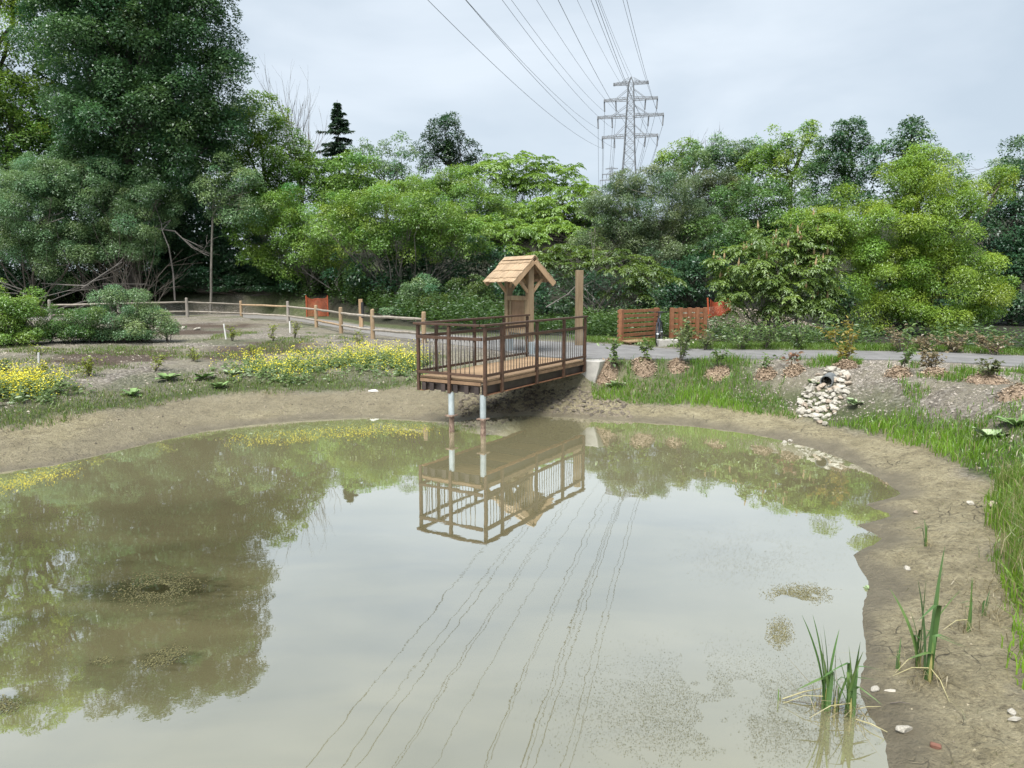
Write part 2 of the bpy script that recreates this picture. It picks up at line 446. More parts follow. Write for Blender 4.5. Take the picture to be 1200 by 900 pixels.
def ground_material():
    m, nt, N, L, bs = _nodes('earth')
    geo = N.new('ShaderNodeNewGeometry'); pos = geo.outputs['Position']
    at = N.new('ShaderNodeAttribute'); at.attribute_name = 'Col'
    sep = N.new('ShaderNodeSeparateColor'); L.new(at.outputs['Color'], sep.inputs['Color'])
    def noise(scale, det=6, rough=.6, dist=0.0):
        n = N.new('ShaderNodeTexNoise'); n.inputs['Scale'].default_value = scale; n.inputs['Detail'].default_value = det
        n.inputs['Roughness'].default_value = rough; n.inputs['Distortion'].default_value = dist
        L.new(pos, n.inputs['Vector']); return n.outputs['Fac']
    def ramp(f, *st):
        r = N.new('ShaderNodeValToRGB'); e = r.color_ramp.elements
        while len(e) < len(st): e.new(0.5)
        for k, (p, c) in enumerate(st): e[k].position = p; e[k].color = (*c, 1)
        L.new(f, r.inputs['Fac']); return r.outputs['Color']
    def mix(f, a, b, mode='MIX'):
        x = N.new('ShaderNodeMix'); x.data_type = 'RGBA'; x.blend_type = mode
        if isinstance(f, float): x.inputs['Factor'].default_value = f
        else: L.new(f, x.inputs['Factor'])
        L.new(a, x.inputs['A'])
        if isinstance(b, tuple): x.inputs['B'].default_value = (*b, 1)
        else: L.new(b, x.inputs['B'])
        return x.outputs['Result']
    def math_(op, a, b=None):
        x = N.new('ShaderNodeMath'); x.operation = op
        for k, v in enumerate((a, b)):
            if v is None: continue
            if isinstance(v, (int, float)): x.inputs[k].default_value = v
            else: L.new(v, x.inputs[k])
        return x.outputs[0]
    vo = N.new('ShaderNodeTexVoronoi'); vo.inputs['Scale'].default_value = 16; L.new(pos, vo.inputs['Vector'])
    vsep = N.new('ShaderNodeSeparateColor'); L.new(vo.outputs['Color'], vsep.inputs['Color'])
    gravel = ramp(vsep.outputs[0], (0.0, (.13, .112, .09)), (0.35, (.225, .2, .166)), (0.75, (.315, .284, .24)), (1.0, (.48, .445, .395)))
    straw = ramp(noise(5, 8, .75), (0.3, (.16, .143, .10)), (0.5, (.265, .242, .178)), (0.72, (.40, .37, .285)))
    big = ramp(noise(.7, 4), (.42, (0, 0, 0)), (.6, (1, 1, 1)))
    base = mix(big, gravel, straw)
    fine = noise(28, 4, .7)
    mudc = ramp(noise(2.2, 9, .72, .5), (0.30, (.228, .196, .118)), (0.47, (.372, .325, .203)), (0.70, (.485, .43, .285)))
    specks = ramp(noise(17, 7, .78), (.33, (.5, .48, .45)), (.46, (1, 1, 1)))
    mudc = mix(1.0, mudc, specks, 'MULTIPLY')
    crumbs = ramp(noise(34, 7, .82), (.30, (.45, .44, .42)), (.43, (.86, .86, .85)), (.56, (1.0, 1.0, 1.0)), (.70, (1.38, 1.38, 1.36)))
    mudc = mix(1.0, mudc, crumbs, 'MULTIPLY')
    lumps = ramp(noise(11, 8, .8), (.34, (.50, .49, .47)), (.46, (.90, .90, .89)), (.58, (1.08, 1.08, 1.07)), (.70, (1.3, 1.29, 1.26)))
    mudc = mix(1.0, mudc, lumps, 'MULTIPLY')
    wetc = ramp(noise(4, 5), (.3, (.165, .142, .096)), (.7, (.255, .222, .155)))
    mudc = mix(at.outputs['Alpha'], mudc, wetc)
    soil = ramp(noise(6, 6, .7), (.3, (.06, .075, .03)), (.55, (.105, .13, .05)), (.75, (.2, .2, .115)))
    mul = ramp(noise(26, 5, .75), (.3, (.05, .034, .024)), (.55, (.11, .078, .055)), (.8, (.21, .155, .115)))
    c = mix(sep.outputs[1], base, soil)
    c = mix(sep.outputs[2], c, mul)
    c = mix(math_('MULTIPLY', sep.outputs[1], sep.outputs[2]), c, (.03, .032, .017))  # near black ground colour standing in for shade under the trees
    c = mix(sep.outputs[0], c, mudc)
    # shrinkage cracks in the drying mud
    wv = N.new('ShaderNodeTexNoise'); wv.inputs['Scale'].default_value = 3; L.new(pos, wv.inputs['Vector'])
    vadd = N.new('ShaderNodeVectorMath'); vadd.operation = 'MULTIPLY_ADD'; vadd.inputs[1].default_value = (.35, .35, .35)
    L.new(wv.outputs['Color'], vadd.inputs[0]); L.new(pos, vadd.inputs[2])
    cr = N.new('ShaderNodeTexVoronoi'); cr.feature = 'DISTANCE_TO_EDGE'; cr.inputs['Scale'].default_value = 3.6
    L.new(vadd.outputs[0], cr.inputs['Vector'])
    crack = ramp(cr.outputs['Distance'], (0.0, (1, 1, 1)), (0.022, (0, 0, 0)))
    cmask = ramp(noise(.55, 3), (.54, (0, 0, 0)), (.64, (1, 1, 1)))
    ck = math_('MULTIPLY', math_('MULTIPLY', crack, cmask), math_('MULTIPLY', sep.outputs[0], math_('SUBTRACT', 1.0, at.outputs['Alpha'])))
    c = mix(math_('MULTIPLY', ck, .75), c, (.075, .06, .045))
    L.new(c, bs.inputs['Base Color'])
    rr = math_('SUBTRACT', 0.95, math_('MULTIPLY', at.outputs['Alpha'], .45))
    L.new(rr, bs.inputs['Roughness'])
    h = math_('ADD', math_('MULTIPLY', noise(9, 9, .75), 1.0), math_('MULTIPLY', fine, .35))
    h = math_('ADD', h, math_('MULTIPLY', vo.outputs['Distance'], math_('MULTIPLY', math_('SUBTRACT', 1.0, sep.outputs[0]), -.5)))
    h = math_('SUBTRACT', h, math_('MULTIPLY', ck, 1.2))
    b = N.new('ShaderNodeBump'); b.inputs['Strength'].default_value = 1.0; b.inputs['Distance'].default_value = 0.13
    L.new(h, b.inputs['Height']); L.new(b.outputs['Normal'], bs.inputs['Normal'])
    return m
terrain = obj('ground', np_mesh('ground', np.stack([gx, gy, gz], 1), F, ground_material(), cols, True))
tag(terrain, 'bare earth, mud and gravel banks around the pond', None, None, 'structure')

# ------------------------------------------------------------------ water
wx, wy = np.meshgrid(np.linspace(-17, 8, 170), np.linspace(1.5, 18.5, 130))
wxf, wyf = wx.ravel(), wy.ravel()
wd = -shore_d(wxf, wyf)
shallow = np.maximum(np.exp(-np.maximum(wd, 0) / 1.6) * .75, sstep(6.6, 11.5, wyf + (fbm(wxf * .35, wyf * .5, 4, 92) - .5) * 3.0))
weed = np.zeros_like(wxf)
for (px_, py_, rx_, ry_, k_) in [(185, 690, 1.05, .42, 1.0), (195, 772, .42, .22, .9), (120, 776, .22, .1, .8), (2, 826, .3, .2, 1.0), (230, 720, .8, .5, .5), (300, 640, .9, .5, .35), (930, 697, .55, .25, .5), (912, 742, .2, .26, .45), (840, 850, .8, .4, .35), (470, 590, .8, .5, .3), (360, 780, 1.0, .5, .25), (700, 800, 1.0, .5, .3), (640, 690, 1.3, .6, .25)]:
    c_ = at_z(px_, py_, 0.0)
    weed = np.maximum(weed, k_ * np.exp(-(((wxf - c_[0]) / rx_) ** 2 + ((wyf - c_[1]) / ry_) ** 2)))
deep2 = weed
wi = np.arange(170 * 130).reshape(130, 170)
WF = np.stack([wi[:-1, :-1], wi[:-1, 1:], wi[1:, 1:], wi[1:, :-1]], -1).reshape(-1, 4)
def water_material():
    m = bpy.data.materials.new('murky_water'); m.use_nodes = True
    nt = m.node_tree; N, L = nt.nodes, nt.links; N.clear()
    out = N.new('ShaderNodeOutputMaterial')
    geo = N.new('ShaderNodeNewGeometry')
    at = N.new('ShaderNodeAttribute'); at.attribute_name = 'Col'
    sep = N.new('ShaderNodeSeparateColor'); L.new(at.outputs['Color'], sep.inputs['Color'])
    n = N.new('ShaderNodeTexNoise'); n.inputs['Scale'].default_value = .95; n.inputs['Detail'].default_value = 7; n.inputs['Distortion'].default_value = .6
    mp = N.new('ShaderNodeMapping'); mp.inputs['Scale'].default_value = (.6, 1.5, 1); L.new(geo.outputs['Position'], mp.inputs['Vector']); L.new(mp.outputs['Vector'], n.inputs['Vector'])
    rp = N.new('ShaderNodeValToRGB'); e = rp.color_ramp.elements
    e[0].position = .33; e[0].color = (.096, .088, .045, 1); e[1].position = .66; e[1].color = (.160, .144, .076, 1)
    L.new(n.outputs['Fac'], rp.inputs['Fac'])
    mx = N.new('ShaderNodeMix'); mx.data_type = 'RGBA'; mx.inputs['B'].default_value = (.248, .228, .132, 1)
    L.new(sep.outputs[0], mx.inputs['Factor']); L.new(rp.outputs['Color'], mx.inputs['A'])
    df = N.new('ShaderNodeBsdfDiffuse'); nw = N.new('ShaderNodeTexNoise'); nw.inputs['Scale'].default_value = 7; nw.inputs['Detail'].default_value = 7; nw.inputs['Roughness'].default_value = .75
    L.new(mp.outputs['Vector'], nw.inputs['Vector'])
    wm = N.new('ShaderNodeMath'); wm.operation = 'MULTIPLY_ADD'; wm.inputs[1].default_value = .82
    L.new(sep.outputs[1], wm.inputs[0])
    ws = N.new('ShaderNodeMath'); ws.operation = 'SUBTRACT'; ws.inputs[1].default_value = .86
    L.new(nw.outputs['Fac'], ws.inputs[0]); L.new(ws.outputs[0], wm.inputs[2])
    wc = N.new('ShaderNodeMath'); wc.operation = 'MULTIPLY'; wc.inputs[1].default_value = 2.4; wc.use_clamp = True
    L.new(wm.outputs[0], wc.inputs[0])
    mw = N.new('ShaderNodeMix'); mw.data_type = 'RGBA'; mw.inputs['B'].default_value = (.045, .042, .02, 1)
    L.new(wc.outputs[0], mw.inputs['Factor']); L.new(mx.outputs['Result'], mw.inputs['A']); L.new(mw.outputs['Result'], df.inputs['Color'])
    gl = N.new('ShaderNodeBsdfGlossy'); gl.inputs['Roughness'].default_value = .014; gl.inputs['Color'].default_value = (.97, 1, 1, 1)
    fr = N.new('ShaderNodeLayerWeight'); fr.inputs['Blend'].default_value = .5
    # faint ripples: a slow swell and a fine shiver
    n1 = N.new('ShaderNodeTexNoise'); n1.inputs['Scale'].default_value = 6.5; n1.inputs['Detail'].default_value = 3
    n2 = N.new('ShaderNodeTexNoise'); n2.inputs['Scale'].default_value = 1.2; n2.inputs['Detail'].default_value = 2
    L.new(geo.outputs['Position'], n1.inputs['Vector']); L.new(geo.outputs['Position'], n2.inputs['Vector'])
    b1 = N.new('ShaderNodeBump'); b1.inputs['Strength'].default_value = .013; b1.inputs['Distance'].default_value = .02
    b2 = N.new('ShaderNodeBump'); b2.inputs['Strength'].default_value = .03; b2.inputs['Distance'].default_value = .06
    n3 = N.new('ShaderNodeTexNoise'); n3.inputs['Scale'].default_value = .5; n3.inputs['Detail'].default_value = 3; L.new(geo.outputs['Position'], n3.inputs['Vector'])
    r3 = N.new('ShaderNodeMapRange'); r3.inputs['From Min'].default_value = .38; r3.inputs['From Max'].default_value = .66; r3.inputs['To Min'].default_value = .12; r3.inputs['To Max'].default_value = 2.1
    L.new(n3.outputs['Fac'], r3.inputs['Value'])
    h3 = N.new('ShaderNodeMath'); h3.operation = 'MULTIPLY'; L.new(n1.outputs['Fac'], h3.inputs[0]); L.new(r3.outputs['Result'], h3.inputs[1])
    L.new(h3.outputs[0], b1.inputs['Height']); L.new(n2.outputs['Fac'], b2.inputs['Height']); L.new(b2.outputs['Normal'], b1.inputs['Normal'])
    L.new(b1.outputs['Normal'], gl.inputs['Normal']); L.new(b1.outputs['Normal'], fr.inputs['Normal'])
    ms = N.new('ShaderNodeMixShader'); fc = N.new('ShaderNodeValToRGB'); ce = fc.color_ramp.elements
    ce[0].position = 0.0; ce[0].color = (.16, .16, .16, 1); ce[1].position = 1.0; ce[1].color = (.95, .95, .95, 1)
    for p_, v_ in ((.42, .35), (.55, .46), (.68, .60), (.82, .68)):
        q_ = ce.new(p_); q_.color = (v_, v_, v_, 1)
    L.new(fr.outputs['Facing'], fc.inputs['Fac']); L.new(fc.outputs['Color'], ms.inputs['Fac']); L.new(df.outputs[0], ms.inputs[1]); L.new(gl.outputs[0], ms.inputs[2])
    L.new(ms.outputs[0], out.inputs['Surface'])
    return m
water = obj('water', np_mesh('water', np.stack([wxf, wyf, np.zeros_like(wxf)], 1), WF, water_material(), np.stack([shallow, deep2, deep2], 1), True))
tag(water, 'murky olive pond water reflecting trees and grey sky', None, None, 'structure')

# ------------------------------------------------------------------ path: an asphalt walk and the gravel track behind the rail fence
def path_sheet(name, i0, i1, mat, label, z):
    m = MB(); vs_ = []; fs_ = []
    F_ = PATH_F[i0:i1 + 1]; N_ = PATH_N[i0:i1 + 1]
    def dens(P):
        o = []
        for k in range(len(P) - 1):
            for t in np.linspace(0, 1, 8, endpoint=False): o.append(P[k] * (1 - t) + P[k + 1] * t)
        return np.array(o + [P[-1]])
    A, B = dens(F_), dens(N_)
    n = len(A)
    jit = (fbm(B[:, 0] * 3, B[:, 1] * 3, 3, 4) - .5) * .12
    B = B + np.stack([np.zeros(n), jit], 1); A = A + np.stack([np.zeros(n), -jit[::-1]], 1)
    for k in range(n):
        vs_ += [(A[k][0], A[k][1], z - .08), (A[k][0], A[k][1], z), (B[k][0], B[k][1], z), (B[k][0], B[k][1], z - .08)]
    for k in range(n - 1):
        for q in range(3):
            fs_.append((4 * k + q, 4 * k + q + 1, 4 * k + q + 5, 4 * k + q + 4))
    o = m.poly(vs_, fs_).build(name, mat)
    tag(o, label, None, None, 'structure'); return o
M_asphalt = solid('asphalt', (0.13, 0.129, 0.128), (0.20, 0.198, 0.196), 0.9, 2.2, (1, 1, 1), 0.3, 0, 9, bump_scale=60)
M_track = solid('crushed_stone', (0.18, 0.172, 0.16), (0.28, 0.27, 0.255), 0.95, 5, (1, 1, 1), 0.6, 0, 9, bump_scale=40)
path_sheet('asphalt_path', 0, 11, M_asphalt, 'grey asphalt footpath along the top of the bank', PZ + .004)
path_sheet('gravel_path', 11, len(path_px) - 1, M_track, 'pale gravel track behind the split rail fence', PZ)

# ------------------------------------------------------------------ viewing deck over the water
DB = at_z(565.8, 446, 1.08)[:2]; DC = at_z(684, 421.6, 1.08)[:2]
DL = float(np.linalg.norm(DC - DB)); DW = 1.5
du = (DC - DB) / DL; dw = np.array([-du[1], du[0]])
deck = empty('viewing_deck', (DB[0], DB[1], 0), math.atan2(du[1], du[0]))
tag(deck, 'small brown railed viewing deck on galvanised piles reaching over the pond', 'viewing deck')
# local frame: x along the length towards the path, y across towards the left, z up; deck surface 1.08
DZ = 1.08
nb = 31; bw = DL / nb
bm_ = MB().box((0, 0, 0), (bw - .008, DW + .06, .04)).mesh('deck_board', M_deck, bevel=.004)
for i in range(nb):
    o = obj('deck_board', bm_, deck, ((i + .5) * bw, DW / 2, DZ - .02 + random.uniform(-.002, .002)))
# fascia boards lying under the board ends
MB().bar((0.02, -.035, DZ - .075), (DL - .02, -.035, DZ - .075), .035, .06).build('edge_board', M_deckedge, deck)
MB().bar((0.02, DW + .035, DZ - .075), (DL - .02, DW + .035, DZ - .075), .035, .06).build('edge_board', M_deckedge, deck)
MB().bar((-.035, 0.02, DZ - .075), (-.035, DW - .02, DZ - .075), .035, .06).build('edge_board', M_deckedge, deck)
# steel I beams
def ibeam(a, b, zt, h, w):
    m = MB(); a = np.array(a, float); b = np.array(b, float)
    m.bar((*a, zt - .006), (*b, zt - .006), w, .012)
    m.bar((*a, zt - h / 2), (*b, zt - h / 2), .01, h - .03)
    return m
for yy in (0.02, DW - .02):
    ibeam((0, yy), (DL - .02, yy), DZ - .11, .19, .12).build('steel_beam', M_beam, deck)
    MB().bar((0.0, yy, DZ - .11 - .186), (DL - .02, yy, DZ - .11 - .186), .12, .014).build('beam_flange', M_weather, deck)
for xx in (0.03, 1.2, 2.4, 3.6):
    ibeam((xx, .09), (xx, DW - .09), DZ - .12, .16, .09).build('cross_beam', M_beam, deck)
for yy in (.12, .36, .62, .92, 1.2, 1.4):
    MB().box((-.03, yy, DZ - .20), (.02, .1, .16)).build('stiffener_plate', M_beam, deck)
# posts
post_near = [0.0, .6, 2.0, 3.25, DL - .06]
def dpost(x, y, low=.32):
    return MB().box((x, y, (DZ + 1.02 + DZ - low) / 2), (.062, .062, 1.02 + low)).build('post', M_rail, deck, bevel=.006)
for x in post_near:
    dpost(x, -.055, .30 if x < DL - 1 else .28); dpost(x, DW + .055, .30)
dpost(-.055, DW / 2, .30)
# rails on three sides: cap, middle rail and bottom rail
def drail(a, b, z, w, h, name):
    return MB().bar((*a, z), (*b, z), w, h).build(name, M_rail, deck, bevel=.004)
sides = [((-.05, -.055), (DL, -.055)), ((-.05, DW + .055), (DL, DW + .055)), ((-.057, -.02), (-.057, DW + .02))]
for k, (a, b) in enumerate(sides):
    a2 = list(a); b2 = list(b)
    if k < 2: a2[0] -= .045
    else: a2[1] += .03; b2[1] -= .03
    drail(a2, b2, DZ + 1.05 - (.002 if k == 2 else 0), .11, .04, 'top_rail')
    drail(a, b, DZ + .79 - (.003 if k == 2 else 0), .045, .06, 'middle_rail')
    drail(a, b, DZ + .09 - (.003 if k == 2 else 0), .045, .05, 'bottom_rail')
bal = MB().tube([(0, 0, DZ + .115), (0, 0, DZ + .76)], .0085, 6).mesh('baluster', M_baluster, True)
def balusters(a, b, n, posts):
    a = np.array(a); b = np.array(b)
    for k in range(n):
        p = a + (b - a) * (k + .5) / n
        if min(np.linalg.norm(p - np.array(q)) for q in posts) < .06: continue
        obj('baluster', bal, deck, (p[0], p[1], 0))
balusters((0, -.055), (DL, -.055), 40, [(x, -.055) for x in post_near])
balusters((0, DW + .055), (DL, DW + .055), 40, [(x, DW + .055) for x in post_near])
balusters((-.057, 0), (-.057, DW), 14, [(-.057, 0), (-.057, DW / 2), (-.057, DW)])
# piles
for (x, y) in ((.0, 0.0), (.0, DW / 2)):
    p = MB().tube([(x, y, .345), (x, y, .80)], .06, 14).build('pile', M_galv, deck, smooth=False)
    MB().box((x, y, .335), (.20, .17, .022)).build('base_plate', M_rust, p)
    sh = MB().tube([(x, y, -.5), (x, y, .04), (x + .004, y, .16), (x, y, .325)], [.052, .056, .05, .055], 9).build('helical_shaft', M_rust, p)
# concrete abutment carrying the landward end
ab = MB()
prof = [(-.28, -.4), (DW + .4, -.4), (DW + .4, 1.0), (-.42, 1.045), (-.40, .9), (-.30, .55)]
vsb = []; n_ = len(prof)
for xx in (DL + .02, DL + .62):
    for (yy, zz) in prof: vsb.append((xx, yy, zz))
ab.poly(vsb, [tuple(range(n_)), tuple(range(2 * n_ - 1, n_ - 1, -1))] + [((k + 1) % n_, k, n_ + k, n_ + (k + 1) % n_) for k in range(n_)])
abo = ab.build('concrete_abutment', M_concrete, bevel=.015)
abo.location = (DB[0], DB[1], 0.012); abo.rotation_euler = (0, 0, math.atan2(du[1], du[0]))
tag(abo, 'pale concrete abutment under the landward end of the viewing deck', 'abutment')

# ------------------------------------------------------------------ roofed notice board beyond the deck
KP = at_z(620.5, 414.6, PZ)
kr = np.array([-.5, .866]); kg = np.array([.866, .5])      # ridge direction, gable direction
kiosk = empty('notice_board_shelter', (KP[0], KP[1], PZ), math.atan2(kr[1], kr[0]))
tag(kiosk, 'cedar notice board shelter with a shingled gable roof behind the viewing deck', 'notice board')
# local x along the ridge (away), local y to the left of it
KL = 1.12; RH = 2.48; EH = 1.90; HALF = .60
for x in (0.0, KL):
    MB().box((x, 0, (.32 + 2.36) / 2), (.17, .17, 2.36 - .32)).build('post', M_cedar_beam, kiosk, bevel=.008)
    MB().box((x, 0, .16), (.19, .19, .32)).build('post_base', M_galv, kiosk, bevel=.006)
# panel between the posts
fr = MB().box((KL / 2, 0, 1.02), (KL - .20, .05, .80)).build('notice_panel', M_board, kiosk)
for (cz, hh) in ((1.46, .12), (.58, .12)):
    MB().box((KL / 2, .0, cz), (KL - .06 - (.0 if cz > 1 else .12), .20 if cz > 1 else .1, hh)).build('panel_rail', M_cedar_beam, kiosk, bevel=.004)
for x in (.17, KL - .17):
    MB().box((x, .0, 1.02), (.11, .09, .745)).build('panel_stile', M_cedar_beam, kiosk, bevel=.004)
rx0, rx1 = -.24, KL + .18
roof = MB()
sl = math.hypot(HALF, RH - EH); 
for sgn in (1, -1):
    a = np.array((0, sgn * HALF, EH)); b = np.array((0, 0, RH)); dd = (b - a) / sl
    nn = np.array((0, sgn * (RH - EH), HALF)) / sl
    roof.box((a + b) / 2 + np.array(((rx0 + rx1) / 2, 0, 0)) - nn * .012, (rx1 - rx0 - .03, sl, .02), (1, 0, 0), dd, np.cross((1, 0, 0), dd))
roof_o = roof.build('roof', M_board, kiosk)
rows = 6; srow = sl / rows
shm = []
for wv in (.12, .15, .18):
    s_ = MB().poly([(-wv / 2 + .003, 0, 0), (wv / 2 - .003, 0, 0), (wv / 2 - .003, srow * 1.35, 0), (-wv / 2 + .003, srow * 1.35, 0),
                    (-wv / 2 + .003, 0, .022), (wv / 2 - .003, 0, .022), (wv / 2 - .003, srow * 1.35, .005), (-wv / 2 + .003, srow * 1.35, .005)],
                   [(0, 3, 2, 1), (4, 5, 6, 7), (0, 1, 5, 4), (1, 2, 6, 5), (2, 3, 7, 6), (3, 0, 4, 7)])
    shm.append((wv, s_.mesh('shingle', M_shingle)))
for sgn in (1, -1):
    dd = np.array((0, -sgn * HALF, RH - EH)) / sl; nn = np.array((0, sgn * (RH - EH), HALF)) / sl
    for r_ in range(rows):
        x = rx0 - .02
        while x < rx1 + .0:
            wv, me = random.choice(shm)
            o = obj('shingle', me, roof_o)
            base = np.array((x + wv / 2, sgn * HALF, EH)) + dd * (r_ * srow - .04 + random.uniform(-.012, .012)) + nn * (.006 + .011 * (r_ % 2) + random.uniform(0, .006))
            ex = np.array((1, 0, 0)) * (1 if sgn < 0 else -1); tilt = nn * .05 + dd; tilt /= np.linalg.norm(tilt)
            ez = np.cross(ex, tilt); 
            o.matrix_local = Matrix(((ex[0], tilt[0], ez[0], base[0]), (ex[1], tilt[1], ez[1], base[1]), (ex[2], tilt[2], ez[2], base[2]), (0, 0, 0, 1)))
            x += wv
# ridge cap, barge boards, rafters, braces
MB().box(((rx0 + rx1) / 2, .05, RH + .035), (rx1 - rx0 + .03, .13, .018), (1, 0, 0), np.array((0, HALF, -(RH - EH))) / sl, np.array((0, RH - EH, HALF)) / sl).build('ridge_cap', M_shingle, kiosk)
MB().box(((rx0 + rx1) / 2, -.05, RH + .037), (rx1 - rx0 + .03, .13, .018), (1, 0, 0), np.array((0, HALF, RH - EH)) / sl, np.array((0, -(RH - EH), HALF)) / sl).build('ridge_cap', M_shingle, kiosk)
for x in (rx0 + .01, rx1 - .01):
    for sgn in (1, -1):
        a = np.array((x, sgn * (HALF + .01), EH - .085)); b = np.array((x, sgn * .022, RH - .065))
        MB().bar(a, b, .045, .13).build('barge_board', M_cedar, kiosk, bevel=.004)
for x in (-.02, KL + .02):
    for sgn in (1, -1):
        a = np.array((x, sgn * (HALF - .08), EH - .0)); b = np.array((x, sgn * .09, RH - .13))
        MB().bar(a, b, .06, .09).build('rafter', M_cedar_beam, kiosk)
        MB().bar((x, sgn * .07, 1.62), (x, sgn * .38, 1.98), .07, .07).build('brace', M_cedar, kiosk)
    MB().bar((x + (.1 if x < .5 else -.1), 0, 1.75), (x + (.42 if x < .5 else -.42), 0, 2.18), .06, .06).build('brace', M_cedar, kiosk)
for yy in (.36, -.36):
    zc = RH - abs(yy) / HALF * (RH - EH) - .12
    MB().bar((rx0 + .06, yy, zc), (rx1 - .06, yy, zc), .05, .09).build('purlin', M_cedar_beam, kiosk)

# plain tall post by the path
TP = at_z(678, 404.5, PZ)
o = MB().box((0, 0, 1.13), (.19, .19, 2.30)).build('timber_post', M_cedar_beam, bevel=.01)
o.location = (TP[0], TP[1], PZ - .05); o.rotation_euler = (0, 0, .3)
tag(o, 'tall plain square timber post standing alone behind the deck railing', 'post')

# ------------------------------------------------------------------ two red stained slatted screens and the bicycle between them
def slat_screen(name, a_px, b_px, h, nsl, label, posts, stand, post_w=.12, pside=1, gap=.05, lift=.04):
    a = at_z(*a_px, PZ); b = at_z(*b_px, PZ); d = (b - a)[:2]; L_ = float(np.linalg.norm(d))
    root = empty(name, (a[0], a[1], PZ), math.atan2(d[1], d[0]))
    tag(root, label, 'screen', 'red stained slatted screens')
    sw = (h - lift - gap * (nsl - 1)) / nsl
    me = MB().box((0, 0, 0), (L_, .035, sw)).mesh('slat', M_redwood, bevel=.004)
    for k in range(nsl):
        o = obj('slat', me, root, (L_ / 2, random.uniform(-.004, .004), lift + sw / 2 + k * (sw + gap)))
        o.rotation_euler = (0, random.uniform(-.006, .006), 0)
    for (t, side) in posts:
        MB().box((t * L_, side * (.02 + post_w / 2), h / 2 + .01), (post_w, post_w, h + .03)).build('post', M_redwood, root, bevel=.006)
    return root, L_
s1, L1 = slat_screen('slatted_screen', (723.5, 402.5), (772, 398), 1.03, 7, 'red stained screen of seven open horizontal slats, left of the bicycle', [(.03, -1), (.97, 1)], 0)
s2, L2 = slat_screen('slatted_screen', (784, 399), (825, 398), 1.04, 6, 'red stained screen seen from its post side, right of the bicycle', [(.03, -1), (.27, -1), (.52, -1), (.75, -1), (.97, -1)], 0, .11)
# timber platform in front of the first screen
pa = at_z(735, 404.0, PZ); pb = at_z(768, 403.5, PZ); d = (pb - pa)[:2]; Lp = float(np.linalg.norm(d))
plat = empty('timber_platform', (pa[0], pa[1], PZ), math.atan2(d[1], d[0]) + .25)
tag(plat, 'low tan timber floor laid in front of the left slatted screen', 'platform')
pm_ = MB().box((0, 0, 0), (Lp, .135, .04)).mesh('plank', M_deck, bevel=.004)
for k in range(9): obj('plank', pm_, plat, (Lp / 2 + .08, .10 + k * .14, .075))
for x in (.15, Lp): MB().bar((x, .04, .028), (x, 1.28, .028), .06, .05).build('joist', M_deckedge, plat)

def bicycle(loc, rz):
    root = empty('bicycle', loc, rz)
    tag(root, 'dark bicycle parked between the two red slatted screens', 'bicycle')
    r_ = .33
    for x in (0, 1.02):
        ring = [(x + r_ * math.cos(t), 0, r_ + r_ * math.sin(t)) for t in np.linspace(0, 2 * math.pi, 25)]
        w = MB().tube(ring, .02, 6, False).build('wheel', M_rubber, root)
        MB().tube([(x, -.04, r_), (x, .04, r_)], .03, 8).build('hub', M_galv, w)
        sp = MB()
        for t in np.linspace(0, 2 * math.pi, 17)[:-1]:
            sp.tube([(x, .02 * math.cos(8 * t), r_), (x + (r_ - .02) * math.cos(t), 0, r_ + (r_ - .02) * math.sin(t))], .0016, 4)
        so = sp.build('spokes', M_galv, w)
    f = MB(); bb = (.44, 0, .29); st = (.56, 0, .78) ; hd = (.16, 0, .80); hl = (.13, 0, .68)
    st = (.60, 0, .78); rear = (1.02, 0, r_)
    for a, b, rr in ((bb, st, .017), (hd, st, .017), (hl, bb, .02), (hd, hl, .02)): f.tube([a, b], rr, 8)
    for s in (-.05, .05):
        f.tube([(st[0], s * .4, st[2] - .05), (1.02, s, r_)], .009, 6); f.tube([(bb[0], s * .4, bb[2]), (1.02, s, r_)], .01, 6)
        f.tube([(.13, s * .8, .67), (0.0, s, r_)], .012, 6)
    f.build('frame', M_bluepaint, root)
    MB().tube([st, (.635, 0, .92)], .013, 8).build('seat_post', M_galv, root)
    MB().poly([(.50, -.02, .93), (.50, .02, .93), (.76, .075, .93), (.78, 0, .94), (.76, -.075, .93), (.50, -.02, .97), (.50, .02, .97), (.76, .075, .985), (.78, 0, .995), (.76, -.075, .985)],
              [(4, 3, 2, 1, 0), (5, 6, 7, 8, 9), (0, 1, 6, 5), (1, 2, 7, 6), (2, 3, 8, 7), (3, 4, 9, 8), (4, 0, 5, 9)]).build('saddle', M_rubber, root)
    MB().tube([(.16, 0, .80), (.18, 0, .98)], .013, 8).tube([(.20, -.30, 1.0), (.15, -.12, .985), (.15, .12, .985), (.20, .30, 1.0)], .012, 7).build('handlebar', M_rubber, root)
    MB().tube([(.44, -.06, .29), (.44, .06, .29)], .085, 14).tube([(.44, .07, .29), (.53, .07, .16)], .01, 6).tube([(.44, -.07, .29), (.35, -.07, .42)], .01, 6).build('crank', M_baluster, root)
bp = at_z(769.5, 405.0, PZ)
bicycle((bp[0] + .02, bp[1] + .05, PZ + .005), R(72))
# low concrete block beside it
cb = at_z(783, 405.5, PZ)
o = MB().box((0, 0, .1), (.62, .3, .24)).build('concrete_block', M_concrete, bevel=.02)
o.location = (cb[0], cb[1] + .15, PZ - .03); o.rotation_euler = (0, 0, .12)
tag(o, 'low grey concrete block on the verge right of the bicycle', 'block')

